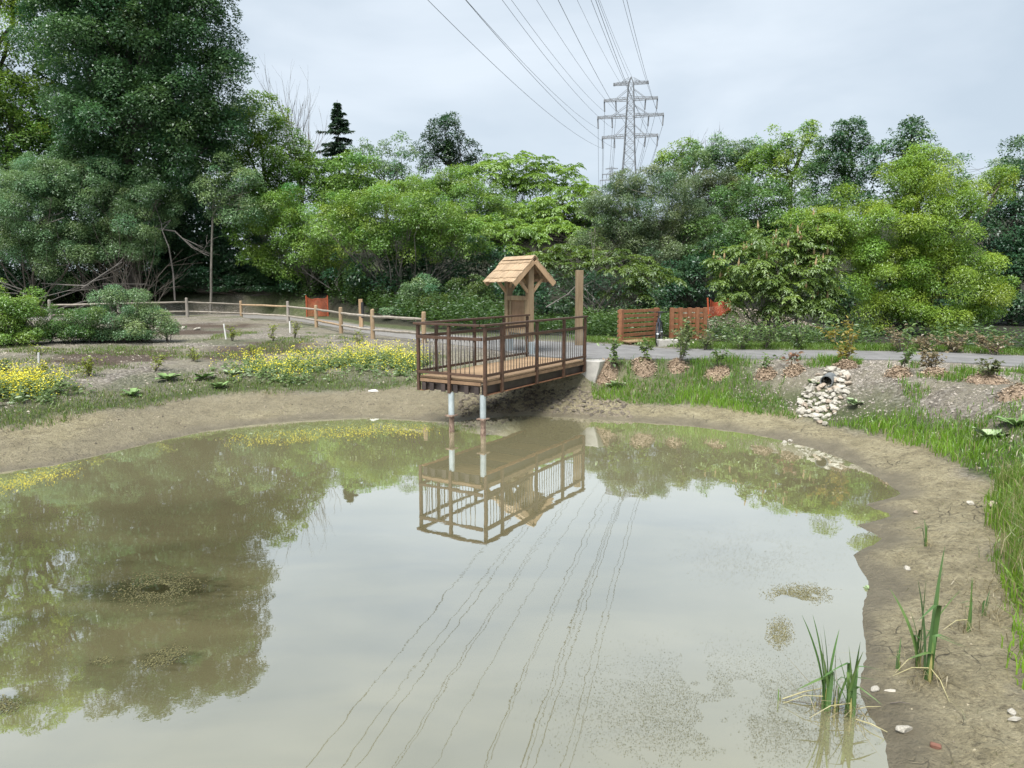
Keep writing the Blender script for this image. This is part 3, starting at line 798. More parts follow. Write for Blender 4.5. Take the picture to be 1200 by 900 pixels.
# ------------------------------------------------------------------ split rail fence
fence_px = [(60, 378, 0), (140, 376.5, 0), (220, 375, 0), (283, 373.5, 1), (338, 377, 0), (371, 383, 1), (400, 390, 1), (437, 396.5, 1), (497, 401.5, 1)]
fp = [at_z(x, y, PZ) for x, y, c in fence_px]
fence = empty('split_rail_fence', (fp[0][0], fp[0][1], PZ)); 
tag(fence, 'weathered two rail split rail fence along the gravel track', 'fence')
for k, p in enumerate(fp):
    g = hz(p[0], p[1]); hh = .98 + random.uniform(-.03, .04); r0 = .075
    q = [(p[0] + random.uniform(-.01, .01), p[1], z) for z in (g - .2, g + .3, g + .7, g + hh - .03, g + hh)]
    o = MB().tube(q, [r0 * 1.08, r0, r0 * .97, r0 * .93, r0 * .7], 9).build('post', M_fencepost if fence_px[k][2] else M_fencepost_grey)
    o.parent = fence; o.location = (-fp[0][0], -fp[0][1], -PZ)
    if k < len(fp) - 1:
        p2 = fp[k + 1]; g2 = hz(p2[0], p2[1])
        for h in (.30, .76):
            pts = [p * (1 - t) + p2 * t for t in np.linspace(-.03, 1.03, 7)]
            pts = [(a[0], a[1], g * (1 - t) + g2 * t + h + random.uniform(-.012, .012)) for a, t in zip(pts, np.linspace(-.03, 1.03, 7))]
            o = MB().tube(pts, [.034, .046, .05, .046, .05, .044, .032], 6).build('rail', M_fence if random.random() < .72 else M_fencepost)
            o.parent = fence; o.location = (-fp[0][0], -fp[0][1], -PZ)

# trail marker post
mp_ = at_z(423.5, 383, PZ)
root = empty('marker_post', (mp_[0], mp_[1], PZ)); tag(root, 'short wooden marker post with a black panel behind the rail fence', 'marker post')
MB().box((0, 0, .58), (.16, .16, 1.2)).build('post', M_cedar, root, bevel=.01)
MB().box((.075, -.03, .72), (.10, .125, .66)).build('sign_panel', M_black, root)

# ------------------------------------------------------------------ orange barrier mesh
def barrier(px0, px1, ptop, base, Y, label, lean=0.0):
    a = at_y(px0, base, Y); b = at_y(px1, base, Y + .4); ga, gb = hz(a[0], a[1]), hz(b[0], b[1])
    H_ = (base - ptop) / FPX * Y
    za = zb = min(ga, gb)
    root = empty('orange_barrier', (a[0], a[1], za)); tag(root, label, 'barrier', 'orange mesh barriers')
    d = np.array([b[0] - a[0], b[1] - a[1], zb - za])
    for q in (np.zeros(3), d):
        MB().tube([q + (0, 0, -.5), q + (lean * .3, 0, H_ + .06)], .035, 7).build('stake', M_orange, root)
    m = MB(); nx, nz = 26, 15
    def P(i, j):
        t = i / nx; s = j / nz
        sag = -.16 * math.sin(math.pi * t) * s - .05 * math.sin(9 * t) * s
        return d * t + np.array([0, .05 * math.sin(7 * t) + .03 * math.sin(5 * s + 9 * t), .04 + (H_ - .04) * s + sag])
    for j in range(nz + 1): m.tube([P(i, j) for i in range(nx + 1)], .013, 4, False)
    for i in range(nx + 1): m.tube([P(i, j) for j in range(nz + 1)], .010, 4, False)
    m.build('mesh_sheet', M_orange, root)
barrier(359.5, 384.5, 344.5, 368, 40.4, 'orange mesh barrier beyond the gravel track at the tree line')
barrier(832, 856, 343, 365, 30.2, 'orange mesh barrier half hidden by sumac on the gravel mound', -.4)

# ------------------------------------------------------------------ white stakes in the meadow
for (x, yb, yt, lean, lab) in [(45.5, 428, 413.5, .08, 'white plastic stake in the meadow above the yellow flowers, farthest left'), (265, 397.5, 379.5, -.10, 'leaning white stake beside the brush mound in the meadow'), (340, 390, 376.5, 0.0, 'white stake standing below the corner post of the rail fence')]:
    g = ground(x, yb); H_ = (yb - yt) / FPX * g[1]
    o = MB().tube([(0, 0, -.1), (lean * H_ * .5, 0, H_ / 2), (lean * H_, 0, H_)], .025, 7).build('white_stake', M_white, loc=tuple(g))
    tag(o, lab, 'stake', 'white stakes')

# ------------------------------------------------------------------ transmission tower and its lines
def pylon(name, base, rz, label, scale=1.0):
    root = empty(name, base, rz); tag(root, label, 'pylon', 'transmission towers'); root.scale = (scale,) * 3
    H = 51.0
    def hw(z):     # half width of the body
        return np.interp(z, [0, 26, 34, 46, 49.2], [4.4, 1.75, 1.2, .72, .55])
    zs = [0, 7, 13, 18, 22.3, 26, 29.2, 32, 34.4, 36.4, 38.3, 40.1, 41.9, 43.6, 45.2, 46.8, 49.2]
    m = MB()
    cr = ((-1, -1), (1, -1), (1, 1), (-1, 1))
    for i in range(len(zs) - 1):
        z0, z1 = zs[i], zs[i + 1]; a, b = hw(z0), hw(z1)
        for k in range(4):
            c0 = cr[k]; c1 = cr[(k + 1) % 4]
            m.bar((c0[0] * a, c0[1] * a, z0), (c0[0] * b, c0[1] * b, z1), .15, .15)
            m.bar((c0[0] * a, c0[1] * a, z0), (c1[0] * b, c1[1] * b, z1), .07, .07)
            m.bar((c1[0] * a, c1[1] * a, z0), (c0[0] * b, c0[1] * b, z1), .07, .07)
            m.bar((c0[0] * b, c0[1] * b, z1), (c1[0] * b, c1[1] * b, z1), .07, .07)
    for c in cr: m.bar((c[0] * .55, c[1] * .55, 49.2), (0, 0, 50.6), .16, .16)
    m.build('lattice_body', M_tower, root)
    for (z, half, rise) in ((49.0, 3.8, 1.3), (45.6, 5.9, 2.4), (42.0, 7.3, 2.5), (37.6, 6.2, 2.7)):
        a = MB(); b = hw(z)
        for s in (-1, 1):
            for yy in (-1, 1):
                a.bar((s * b, yy * b, z), (s * half, yy * .35, z), .12, .12)
                a.bar((s * b, yy * b, z + .55), (s * half, yy * .35, z + .35), .10, .10)
                n = 7
                for q in range(n):
                    t0, t1 = q / n, (q + 1) / n
                    x0, x1 = b + (half - b) * t0, b + (half - b) * t1; y0, y1 = yy * (b + (.35 - b) * t0), yy * (b + (.35 - b) * t1)
                    a.bar((s * x0, y0, z + (.55 if q % 2 else 0)), (s * x1, y1, z + (0 if q % 2 else .5)), .07, .07)
                a.bar((s * half * .52, yy * .6, z + .5), (s * hw(z + rise), yy * hw(z + rise), z + rise), .08, .08)
            a.bar((s * half, -.4, z + .15), (s * half, .4, z + .15), .2, .5)
        co = a.build('cross_arm', M_tower, root)
        if z < 47:
            for s in (-1, 1):
                for f_ in (1.0, .56):
                    MB().tube([(s * half * f_, 0, z), (s * half * f_ - s * .12, 0, z - 2.2)], .16, 7).build('insulator', M_tower, co)
    return root
T1 = np.array([at_y(735, 300, 168)[0], 168.0]); LINE = math.radians(13.5)
ldir = np.array([math.sin(LINE), math.cos(LINE)])            # away from the camera along the line
t1z = float(at_y(735, 90, 168)[2]) - 50.6
pylon('transmission_tower', (T1[0], T1[1], t1z), -LINE, 'tall steel lattice transmission tower rising behind the trees')
T2y = 470.0; T2 = at_y(717, 195, T2y)
pylon('transmission_tower', (T2[0], T2y, T2[2] - 50.6), -LINE, 'tiny distant lattice tower low behind the bushes at the big tower', 1.0)
att = []
for (z, half) in ((45.6, 5.9), (42.0, 7.3), (37.6, 6.2)):
    for s in (-1, 1):
        for f_ in (1.0, .56): att.append((s * half * f_ - s * .12, z - 2.2))
for s in (-1, 1): att.append((.3, 50.3) if s > 0 else (-2.1, 49.0))
ax_ = np.array([ldir[1], -ldir[0]])
SPAN = 300.0; SAG = 10.0; RISE = 0.0
lines_ = []
for (lx, lz) in att:
    shield = lz > 47
    pts = []
    for t in np.linspace(0, 1, 90) ** 1.0:
        p = T1 + ax_ * lx - ldir * SPAN * t
        z = t1z + lz - 4 * (SAG * (.9 if shield else 1.0)) * t * (1 - t) + RISE * t
        pts.append((p[0], p[1], z))
    # where the line leaves the top of the picture, for its ordinal name
    best = None
    for q in pts:
        p = np.array(q) - (0, 0, EYE); dep = p[1] * _c - p[2] * _s
        if dep <= 1: break
        yy = 450 - FPX * (p[1] * _s + p[2] * _c) / dep; xx = 600 + FPX * p[0] / dep
        best = xx
        if yy < 0: break
    lines_.append((best, pts, lx, lz))
lines_.sort(key=lambda q: q[0])
ords = ['leftmost', 'second', 'third', 'fourth', 'fifth', 'sixth', 'seventh', 'eighth', 'ninth', 'tenth', 'eleventh', 'twelfth', 'thirteenth', 'rightmost']
for k, (bx, pts, lx, lz) in enumerate(lines_):
    o = MB().tube(pts, .022, 5).build('power_line', M_wire)
    w_ = ords[k] if k in (0, len(ords) - 1) else ords[k] + ' from the left'
    tag(o, 'overhead power line, %s of those crossing the top edge' % w_, 'power line', 'overhead power lines')
# spans on to the distant tower
k = 0
for (lx, lz) in att:
    if lz > 47: continue
    a = np.array([*(T1 + ax_ * lx), t1z + lz]); b = np.array([T2[0] + ax_[0] * lx, T2y + ax_[1] * lx, T2[2] - 50.6 + lz])
    pts = [a * (1 - t) + b * t - np.array((0, 0, 4 * 13 * t * (1 - t))) for t in np.linspace(0, 1, 24)]
    o = MB().tube(pts, .035, 4).build('power_line', M_wire)
    tag(o, 'faint power line running from the big tower back to the distant one', 'power line', 'lines between the two towers')

# ------------------------------------------------------------------ foliage builders
def unit(a): return a / (np.linalg.norm(a, axis=-1, keepdims=True) + 1e-9)

def leaves_mesh(name, P, Nn, T, Ln, Wd, C, mat=None):
    """folded kite leaves: P base points, Nn normals, T axis directions, Ln/Wd sizes, C colours"""
    T = unit(T - Nn * (T * Nn).sum(1, keepdims=True) * .6); B = unit(np.cross(Nn, T)); Nn = np.cross(T, B)
    n = len(P); V = np.empty((n, 4, 3), np.float32)
    L_ = Ln[:, None]; W_ = Wd[:, None]
    V[:, 0] = P
    V[:, 1] = P + T * L_ * .45 + B * W_ * .5 + Nn * L_ * .10
    V[:, 2] = P + T * L_ - Nn * L_ * .12
    V[:, 3] = P + T * L_ * .45 - B * W_ * .5 + Nn * L_ * .10
    k = np.arange(n)[:, None] * 4
    F = np.concatenate([k + np.array([0, 1, 2]), k + np.array([0, 2, 3])], 1).reshape(-1, 3)
    return np_mesh(name, V.reshape(-1, 3), F, mat or M_leaf, np.repeat(C, 4, 0))

def leaves_tri(name, P, Nn, T, Ln, Wd, C, mat=None):
    """distant leaves: one triangle each"""
    T = unit(T - Nn * (T * Nn).sum(1, keepdims=True) * .6); B = unit(np.cross(Nn, T))
    n = len(P); V = np.empty((n, 3, 3), np.float32); L_ = Ln[:, None]; W_ = Wd[:, None]
    V[:, 0] = P + T * L_ * .12 + B * W_ * .55; V[:, 1] = P + T * L_; V[:, 2] = P + T * L_ * .2 - B * W_ * .5
    return np_mesh(name, V.reshape(-1, 3), np.arange(n * 3).reshape(-1, 3), mat or M_leaf, np.repeat(C, 3, 0))

def rand_dirs(n, up=0.0, r=None):
    r = r or rng
    d = unit(r.normal(size=(n, 3))); d[:, 2] += up
    return unit(d)

def colmix(ca, cb, t):
    return np.array(ca)[None] * (1 - t[:, None]) + np.array(cb)[None] * t[:, None]

def puffs_from_lobes(lobes, pr, dens=1.0, inner=.25, r=None):
    """clump centres spread over (and a little inside) ellipsoids; lobes: (centre, radii)"""
    cs, rs, dirs = [], [], []
    for (c, rad) in lobes:
        area = 4 * math.pi * ((rad[0] * rad[1]) ** 1.6 / 3 + (rad[0] * rad[2]) ** 1.6 / 3 + (rad[1] * rad[2]) ** 1.6 / 3) ** (1 / 1.6)
        n = max(6, int(dens * area / (pr * pr * 2.3)))
        d = rand_dirs(n, .18, r)
        keep = (d[:, 1] < .25) | (r.random(n) < .3)
        d = d[keep]; n = len(d)
        q = np.where(r.random(n) < inner, r.uniform(.35, .75, n), r.uniform(.78, 1.06, n))
        # a lumpy outline
        q *= 1 + .20 * np.sin(d[:, 0] * 6 + c[0]) * np.cos(d[:, 2] * 7 + c[1]) + .08 * np.sin(d[:, 0] * 17 + d[:, 2] * 13)
        sprig = r.random(n) < .06; q = np.where(sprig, r.uniform(1.06, 1.28, n), q)
        cs.append(np.array(c)[None] + d * q[:, None] * np.array(rad)[None]); dirs.append(d)
        rs.append(pr * np.where(sprig, r.uniform(.25, .5, n), r.uniform(.55, 1.3, n)))
    return np.concatenate(cs), np.concatenate(rs), np.concatenate(dirs)

def leaf_cloud(name, lobes, pr, leaf, ca, cb, dens=1.0, cover=.55, aspect=.62, droop=.25, seed=1, inner=.25, flat=.75, mat=None, zmin=None):
    r = np.random.default_rng(seed)
    pc, prr, pd_ = puffs_from_lobes(lobes, pr, dens, inner, r)
    area = leaf * leaf * aspect * .5
    per = np.maximum(8, (cover * 2 * math.pi * prr ** 2 / area).astype(int))
    pi = np.repeat(np.arange(len(pc)), per); n = len(pi)
    d = unit(r.normal(size=(n, 3)) + np.array([0, 0, .45]) + pd_[pi] * .5)
    q = prr[pi] * (.35 + .65 * np.sqrt(r.random(n))) * (1 + .25 * (r.random(n) < .08))
    P = pc[pi] + d * q[:, None] * np.array([1, 1, flat])
    if zmin is not None:
        P[:, 2] = np.maximum(P[:, 2], zmin + r.uniform(0, .3, n))
    Nn = unit(d * .6 + np.array([0, -.12, .85]) + r.normal(size=(n, 3)) * .34)
    T = unit(d * .7 + r.normal(size=(n, 3)) * .8 + np.array([0, 0, -droop]))
    tone = np.clip(r.normal(.45, .28, len(pc)), 0, 1)
    t = np.clip(tone[pi] * .75 + r.normal(.1, .16, n), 0, 1.15)
    C = colmix(ca, cb, t) * r.uniform(.78, 1.22, n)[:, None]
    C = C * (np.array([1, 1, 1])[None] + (r.normal(0, .10, len(pc)))[pi][:, None] * np.array([1.0, .15, -.4])[None])
    me = leaves_tri(name, P, Nn, T, leaf * r.uniform(.7, 1.3, n), leaf * aspect * r.uniform(.75, 1.2, n), C, mat)
    return me, pc

def frond_cloud(name, tips, dirs, ca, cb, flen=.5, nfr=7, pairs=5, seed=1, mat=None, spread=1.0):
    """pinnate fronds radiating from branch tips"""
    r = np.random.default_rng(seed)
    n = len(tips); tot = n * nfr
    ti = np.repeat(np.arange(n), nfr)
    ang = np.tile(np.arange(nfr) * 2 * math.pi / nfr, n) + np.repeat(r.uniform(0, 6.28, n), nfr) + r.normal(0, .25, tot)
    elev = r.normal(.30, .28, tot)
    out = np.stack([np.cos(ang) * np.cos(elev), np.sin(ang) * np.cos(elev), np.sin(elev)], 1)
    out = unit(out * spread + dirs[ti] * .45)
    fl = flen * r.uniform(.75, 1.2, tot)
    tone = np.clip(r.normal(.5, .3, n), 0, 1)
    Ps, Ts, Ns, Ls, Cs = [], [], [], [], []
    sidev = unit(np.cross(out, np.array([0, 0, 1.0])) + 1e-6)
    for k in range(pairs * 2 + 1):
        if k == pairs * 2: s = 1.0; sg = 0
        else: s = .22 + .74 * (k // 2) / (pairs - 1) ; sg = 1 if k % 2 else -1
        p = tips[ti] + out * (fl * s)[:, None] + np.array([0, 0, -1.0]) * (fl * .55 * s * s)[:, None]
        slope = unit(out + np.array([0, 0, -1.0]) * (1.1 * s))
        t = unit(slope * (.55 if sg else 1.0) + sidev * sg * .85 + np.array([0, 0, -.25]) + r.normal(size=(tot, 3)) * .12)
        nn = unit(np.cross(slope, -sidev) + r.normal(size=(tot, 3)) * .25)
        nn = np.where(nn[:, 2:3] < 0, -nn, nn)
        Ps.append(p); Ts.append(t); Ns.append(nn); Ls.append(fl * (.34 if sg else .38) * (1.1 - .35 * abs(s - .5)))
        Cs.append(colmix(ca, cb, np.clip(tone[ti] * .7 + r.normal(.15, .15, tot), 0, 1.1)))
    return leaves_mesh(name, np.concatenate(Ps), np.concatenate(Ns), np.concatenate(Ts), np.concatenate(Ls), np.concatenate(Ls) * .40, np.concatenate(Cs), mat)

def bend_path(a, b, n=5, wob=.08, sag=0.0, r=random):
    a = np.array(a, float); b = np.array(b, float); L_ = np.linalg.norm(b - a)
    pts = []
    for t in np.linspace(0, 1, n):
        e = 0 if t in (0, 1) else 1
        pts.append(a * (1 - t) + b * t + e * np.array([r.gauss(0, wob), r.gauss(0, wob), r.gauss(0, wob * .5)]) * L_ * .5 + np.array([0, 0, sag * math.sin(math.pi * t) * L_]))
    return pts

def lobe_px(lobes, Y, depth=.85):
    out = []
    for (px, py, rx, ry) in lobes:
        s = Y / FPX * 1.0
        yy = Y + random.uniform(-.12, .12) * rx * s
        out.append((at_y(px, py, yy), (rx * s, max(rx, ry) * s * depth, ry * s)))
    return out

def tree(name, label, cat, lobes, Y, ca, cb, leaf=.17, pr=.6, base=None, trunk_r=.16, seed=1, dens=1.0, cover=.55, aspect=.62, droop=.25,
         group=None, bark=None, stems=1, twigs=7, inner=.25, flat=.75, kind='leaf', flen=.5, nfr=7, up_only=False, cones=None):
    random.seed(seed * 7 + 3)
    leaf = leaf * (.95 if 'shade' in label or 'shaded' in label or 'gaps' in label else .71); cover = cover * 1.1
    lw = lobe_px(lobes, Y)
    bx = base if base is not None else sum(l[0] for l in lobes) / len(lobes)
    X = at_y(bx, 332, Y)[0]; g = hz(X, Y + .3)
    root = empty(name, (X, Y + .3, g)); tag(root, label, cat, group)
    off = np.array([X, Y + .3, g])
    lw = [(c - off, r_) for c, r_ in lw]
    gz0 = .08
    if kind == 'leaf':
        me, pc = leaf_cloud('crown', lw, pr, leaf, ca, cb, dens, cover, aspect, droop, seed, inner, flat, zmin=.1)
    else:
        r = np.random.default_rng(seed)
        pc, prr, pd_ = puffs_from_lobes(lw, pr, dens, inner, r)
        if up_only:
            k = pd_[:, 2] > -.25; pc, pd_ = pc[k], pd_[k]
        k = pc[:, 2] > .35; pc, pd_ = pc[k], pd_[k]
        me = frond_cloud('crown', pc, pd_, ca, cb, flen, nfr, 5, seed)
        if cones:
            cm = MB()
            idx = [i for i in range(len(pc)) if pd_[i][1] < .2 and pd_[i][2] > .1]
            random.shuffle(idx)
            for i in idx[:cones]:
                p = pc[i] + (0, 0, .06); cm.tube([p, p + (0, 0, .09), p + (random.uniform(-.02, .02), 0, .30)], [.016, .042, .008], 6)
    crown = obj('crown', me, root)
    if kind != 'leaf' and cones:
        tag(cm.build('seed_heads', M_cone, root), kind='stuff')
    # trunk and limbs
    m = MB(); bark = bark or M_bark
    cen = [np.array(c) for c, _ in lw]
    low = min(c[2] - r_[2] for c, r_ in lw); mid = np.mean(cen, 0)
    if stems == 1:
        fork = np.array([mid[0] * .35, mid[1] * .35, max(.5, (low + mid[2]) * .5)])
        m.tube(bend_path((0, 0, -.3), fork, 5, .03), np.linspace(trunk_r, trunk_r * .72, 5), 8)
        starts = [fork] * len(cen); rad0 = trunk_r * .62
    else:
        starts = [np.array([random.uniform(-.6, .6) * (mid[0] if abs(mid[0]) > 1 else 1.0), random.uniform(-.5, .5), -.1]) for _ in cen]; rad0 = trunk_r
    for k, (c, s) in enumerate(zip(cen, starts)):
        reps = 1 if stems == 1 else max(1, int(stems))
        for q in range(reps):
            st = s if stems == 1 else s + np.array([random.uniform(-.5, .5), random.uniform(-.3, .3), 0])
            rr_ = np.array(lw[k][1])
            c2 = c + (0 if q == 0 and stems == 1 else 1) * np.array([random.uniform(-.7, .7) * rr_[0], random.uniform(-.8, .2) * rr_[1], random.uniform(-.3, .2) * rr_[2]])
            path = bend_path(st, c2, 6, .06)
            m.tube(path, np.linspace(rad0, rad0 * .35, 6), 6, False)
            near = pc[np.argsort(((pc - c2) ** 2).sum(1))[: 60 + twigs * 4]]
            for w in range(twigs):
                e = near[random.randrange(len(near))]; b0 = path[random.choice((2, 3, 4, 5))]
                m.tube(bend_path(b0, e, 4, .08), np.linspace(rad0 * .32, rad0 * .08, 4), 4, False)
    m.build('trunk', bark, root)
    return root

M_cone = solid('sumac_seed_head', (0.24, 0.165, 0.08), (0.36, 0.26, 0.14), .8, 9)

# colours of the leaf kinds
def lift(p, k): return tuple((min(.5, q[0] * k * 1.0), min(.5, q[1] * k * 1.09), min(.5, q[2] * k * 1.0)) for q in p)
DARK = ((.036, .078, .032), (.090, .165, .064))
MID = ((.050, .098, .028), (.125, .205, .058))
BRIGHT = ((.090, .160, .032), (.225, .325, .072))
LIME = ((.108, .178, .026), (.275, .355, .062))
GREY = ((.070, .120, .056), (.170, .240, .112))
OLIVE = ((.064, .096, .046), (.160, .198, .098))
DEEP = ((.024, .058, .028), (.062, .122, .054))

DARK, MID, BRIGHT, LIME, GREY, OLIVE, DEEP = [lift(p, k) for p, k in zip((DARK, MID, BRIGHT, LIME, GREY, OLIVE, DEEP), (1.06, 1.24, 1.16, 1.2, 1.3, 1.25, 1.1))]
T = tree
# ---- left
T('maple_tree', 'huge dark green maple towering over the upper left corner', 'tree',
  [(150, 40, 100, 62), (212, 95, 72, 66), (106, 95, 50, 62), (175, 160, 90, 52), (235, 180, 52, 48), (122, -40, 92, 50), (84, 6, 40, 50), (196, 10, 66, 52), (252, 120, 36, 52), (205, -50, 50, 34), (120, 190, 50, 35)],
  43, *DARK, leaf=.23, pr=.85, base=150, trunk_r=.42, seed=2, cover=.6, twigs=10, dens=1.25)
T('broadleaf_tree', 'lighter green tree behind the huge maple at the left edge', 'tree',
  [(8, 55, 62, 80), (-20, 150, 60, 70), (22, -50, 60, 60), (35, 150, 40, 50), (-70, 20, 70, 110), (18, -100, 44, 36), (-40, -90, 60, 60)], 52, *BRIGHT, leaf=.27, pr=.8, base=-10, trunk_r=.35, seed=3)
T('willow_bush', 'grey green willow bush at the left edge above the dead brush', 'bush', [(15, 255, 52, 48), (45, 240, 45, 34), (-25, 240, 45, 50), (55, 290, 45, 30), (75, 310, 30, 25)], 40, *GREY, leaf=.16, pr=.6, seed=4, aspect=.4, stems=2, trunk_r=.05, twigs=5)
T('willow_bush', 'broad grey green bush under the maple with bare tangled stems beneath', 'bush', [(110, 225, 62, 34), (155, 255, 42, 44), (105, 262, 45, 36), (70, 208, 45, 24), (178, 235, 24, 34), (135, 290, 50, 22)], 41.5, *GREY, leaf=.16, pr=.6, seed=5, aspect=.45, stems=3, trunk_r=.045, twigs=6)
T('young_tree', 'slender pale trunked tree with sparse crown left of the rail fence corner', 'tree', [(268, 222, 38, 26), (285, 245, 30, 24), (250, 236, 24, 20)], 42, *GREY, leaf=.16, pr=.55, base=241, trunk_r=.075, seed=6, bark=M_bark_pale, cover=.45, dens=.8, twigs=10)
T('understory_bush', 'dark shaded bush behind the slender pale trunk', 'bush', [(235, 285, 62, 50), (285, 300, 45, 45), (200, 300, 40, 40), (215, 250, 40, 30)], 47, *DEEP, leaf=.22, pr=.75, seed=7, stems=2, trunk_r=.05)
T('broadleaf_tree', 'light green tree just right of the huge maple', 'tree', [(303, 150, 30, 34), (322, 190, 42, 38), (300, 220, 44, 38), (338, 225, 36, 30), (290, 170, 25, 40)], 49, *BRIGHT, leaf=.24, pr=.7, base=310, trunk_r=.2, seed=8)
T('sumac_bush', 'bright green bush arching down to the corner of the rail fence', 'bush', [(345, 258, 52, 32), (318, 285, 40, 32), (380, 275, 48, 36), (350, 305, 36, 28), (405, 300, 34, 34)], 43.5, *BRIGHT, leaf=.21, pr=.65, seed=9, aspect=.42, stems=3, trunk_r=.045, bark=M_bark_pale)
T('understory_bush', 'deep green bush low behind the left orange barrier', 'bush', [(330, 332, 44, 22), (385, 335, 40, 22), (290, 338, 40, 20), (420, 330, 34, 24)], 48, *DEEP, leaf=.2, pr=.65, seed=10, stems=2, trunk_r=.04)
T('sumac_bush', 'big leafy bush over bare grey branching stems left of the notice board', 'bush', [(470, 252, 58, 30), (430, 262, 46, 32), (515, 268, 48, 32), (455, 285, 50, 22), (545, 285, 34, 28), (400, 268, 30, 28)], 39, *BRIGHT, leaf=.19, pr=.55, seed=11, aspect=.42, stems=4, trunk_r=.05, bark=M_bark_pale, twigs=4)
T('understory_bush', 'shaded bush behind the bare grey stems', 'bush', [(450, 325, 55, 30), (510, 325, 45, 34), (560, 320, 40, 34), (600, 330, 34, 26)], 41, *DEEP, leaf=.2, pr=.6, seed=12, stems=2, trunk_r=.04)
T('leafy_shrub', 'yellow green shrub low on the ground left of the notice board', 'bush', [(545, 345, 26, 20), (520, 360, 30, 14), (565, 352, 18, 14)], 35, (.05, .09, .02), (.13, .19, .045), leaf=.13, pr=.4, seed=13, stems=2, trunk_r=.03)
T('leafy_shrub', 'grey leaved shrub below the bare branching stems', 'bush', [(492, 348, 24, 20), (470, 362, 24, 12)], 35.5, *GREY, leaf=.13, pr=.4, seed=14, stems=2, trunk_r=.03)
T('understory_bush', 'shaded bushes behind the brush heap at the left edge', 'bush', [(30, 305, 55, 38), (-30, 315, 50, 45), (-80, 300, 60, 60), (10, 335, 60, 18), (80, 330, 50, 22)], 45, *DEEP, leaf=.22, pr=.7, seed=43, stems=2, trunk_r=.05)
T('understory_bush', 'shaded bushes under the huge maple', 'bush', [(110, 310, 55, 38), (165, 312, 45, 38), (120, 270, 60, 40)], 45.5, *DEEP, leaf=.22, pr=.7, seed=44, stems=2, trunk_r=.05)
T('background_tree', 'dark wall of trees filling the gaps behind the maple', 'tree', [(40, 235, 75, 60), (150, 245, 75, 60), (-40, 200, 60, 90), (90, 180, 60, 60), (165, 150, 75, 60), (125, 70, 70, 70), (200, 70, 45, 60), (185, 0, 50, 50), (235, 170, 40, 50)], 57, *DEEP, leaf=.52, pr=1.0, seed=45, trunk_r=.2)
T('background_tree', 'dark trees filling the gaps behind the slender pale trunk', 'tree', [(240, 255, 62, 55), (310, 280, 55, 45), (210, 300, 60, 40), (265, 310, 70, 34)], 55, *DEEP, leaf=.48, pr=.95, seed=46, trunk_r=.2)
T('background_tree', 'mid green bushes in the gaps of the hill above the notice board', 'bush', [(560, 300, 60, 26), (640, 300, 60, 22), (480, 305, 60, 26), (700, 300, 40, 26), (590, 262, 60, 20), (660, 262, 50, 16)], 58, *MID, leaf=.36, pr=.9, seed=47, stems=2, trunk_r=.06)
T('understory_bush', 'leafy bushes at the foot of the trees behind the straight rail fence', 'bush', [(205, 338, 34, 24), (255, 340, 36, 22), (305, 344, 34, 20), (230, 318, 30, 22), (345, 346, 30, 18)], 44.5, *DEEP, leaf=.17, pr=.55, seed=48, stems=2, trunk_r=.04)
# ---- middle hill
T('round_tree', 'light green rounded tree below the pointed spruce', 'tree', [(408, 205, 30, 22), (388, 228, 34, 24), (425, 232, 26, 20), (365, 215, 22, 22)], 49, *BRIGHT, leaf=.24, pr=.65, seed=15, trunk_r=.15)
T('broadleaf_tree', 'grey green open tree between the spruce and the round dark tree', 'tree', [(445, 200, 30, 26), (470, 192, 18, 24), (425, 185, 20, 18), (478, 215, 26, 22)], 60, *GREY, leaf=.26, pr=.6, seed=16, trunk_r=.15, cover=.4, bark=M_bark_pale)
T('round_tree', 'dense round dark tree standing alone against the sky', 'tree', [(523, 160, 26, 20), (508, 180, 18, 18), (540, 183, 22, 17), (520, 192, 28, 14), (558, 186, 9, 9)], 88, (.022, .058, .02), (.055, .12, .04), leaf=.36, pr=.85, seed=17, trunk_r=.3)
T('sumac_thicket', 'bright sumac crown topping the hill left of the tower', 'bush', [(600, 196, 40, 13), (640, 210, 40, 14), (575, 212, 40, 16), (620, 225, 50, 16)], 64, *BRIGHT, seed=18, kind='frond', flen=.85, nfr=7, pr=.8, dens=1.3, stems=3, trunk_r=.06, up_only=True)
T('sumac_thicket', 'bright sumac slope left of the dark olive bush', 'bush', [(675, 232, 34, 14), (650, 250, 45, 18), (690, 255, 28, 18), (620, 262, 50, 18)], 55, *BRIGHT, seed=19, kind='frond', flen=.75, nfr=7, pr=.7, dens=1.3, stems=3, trunk_r=.05, up_only=True)
T('sumac_thicket', 'yellowish green bushes below the round dark tree', 'bush', [(545, 232, 40, 20), (500, 232, 36, 18), (575, 250, 36, 20), (530, 215, 30, 14), (470, 235, 30, 16)], 54, *BRIGHT, leaf=.24, pr=.6, seed=20, aspect=.42, stems=3, trunk_r=.05)
T('sumac_thicket', 'sunlit sumac tier directly above the notice board roof', 'bush', [(600, 275, 48, 18), (645, 280, 48, 18), (560, 280, 34, 20), (585, 300, 36, 14), (680, 290, 30, 14)], 44, *BRIGHT, seed=21, kind='frond', flen=.62, nfr=7, pr=.6, dens=1.35, stems=4, trunk_r=.045, up_only=True)
T('sumac_bush', 'flat topped sumac over bare stems between notice board and red screens', 'bush', [(668, 305, 40, 13), (715, 314, 40, 15), (758, 326, 30, 16), (635, 312, 30, 12), (740, 345, 26, 10)], 31.5, (.06, .11, .022), (.15, .225, .05), seed=22, kind='frond', flen=.5, nfr=7, pr=.42, dens=1.4, stems=5, trunk_r=.03, up_only=True, bark=M_bark_pale, twigs=4)
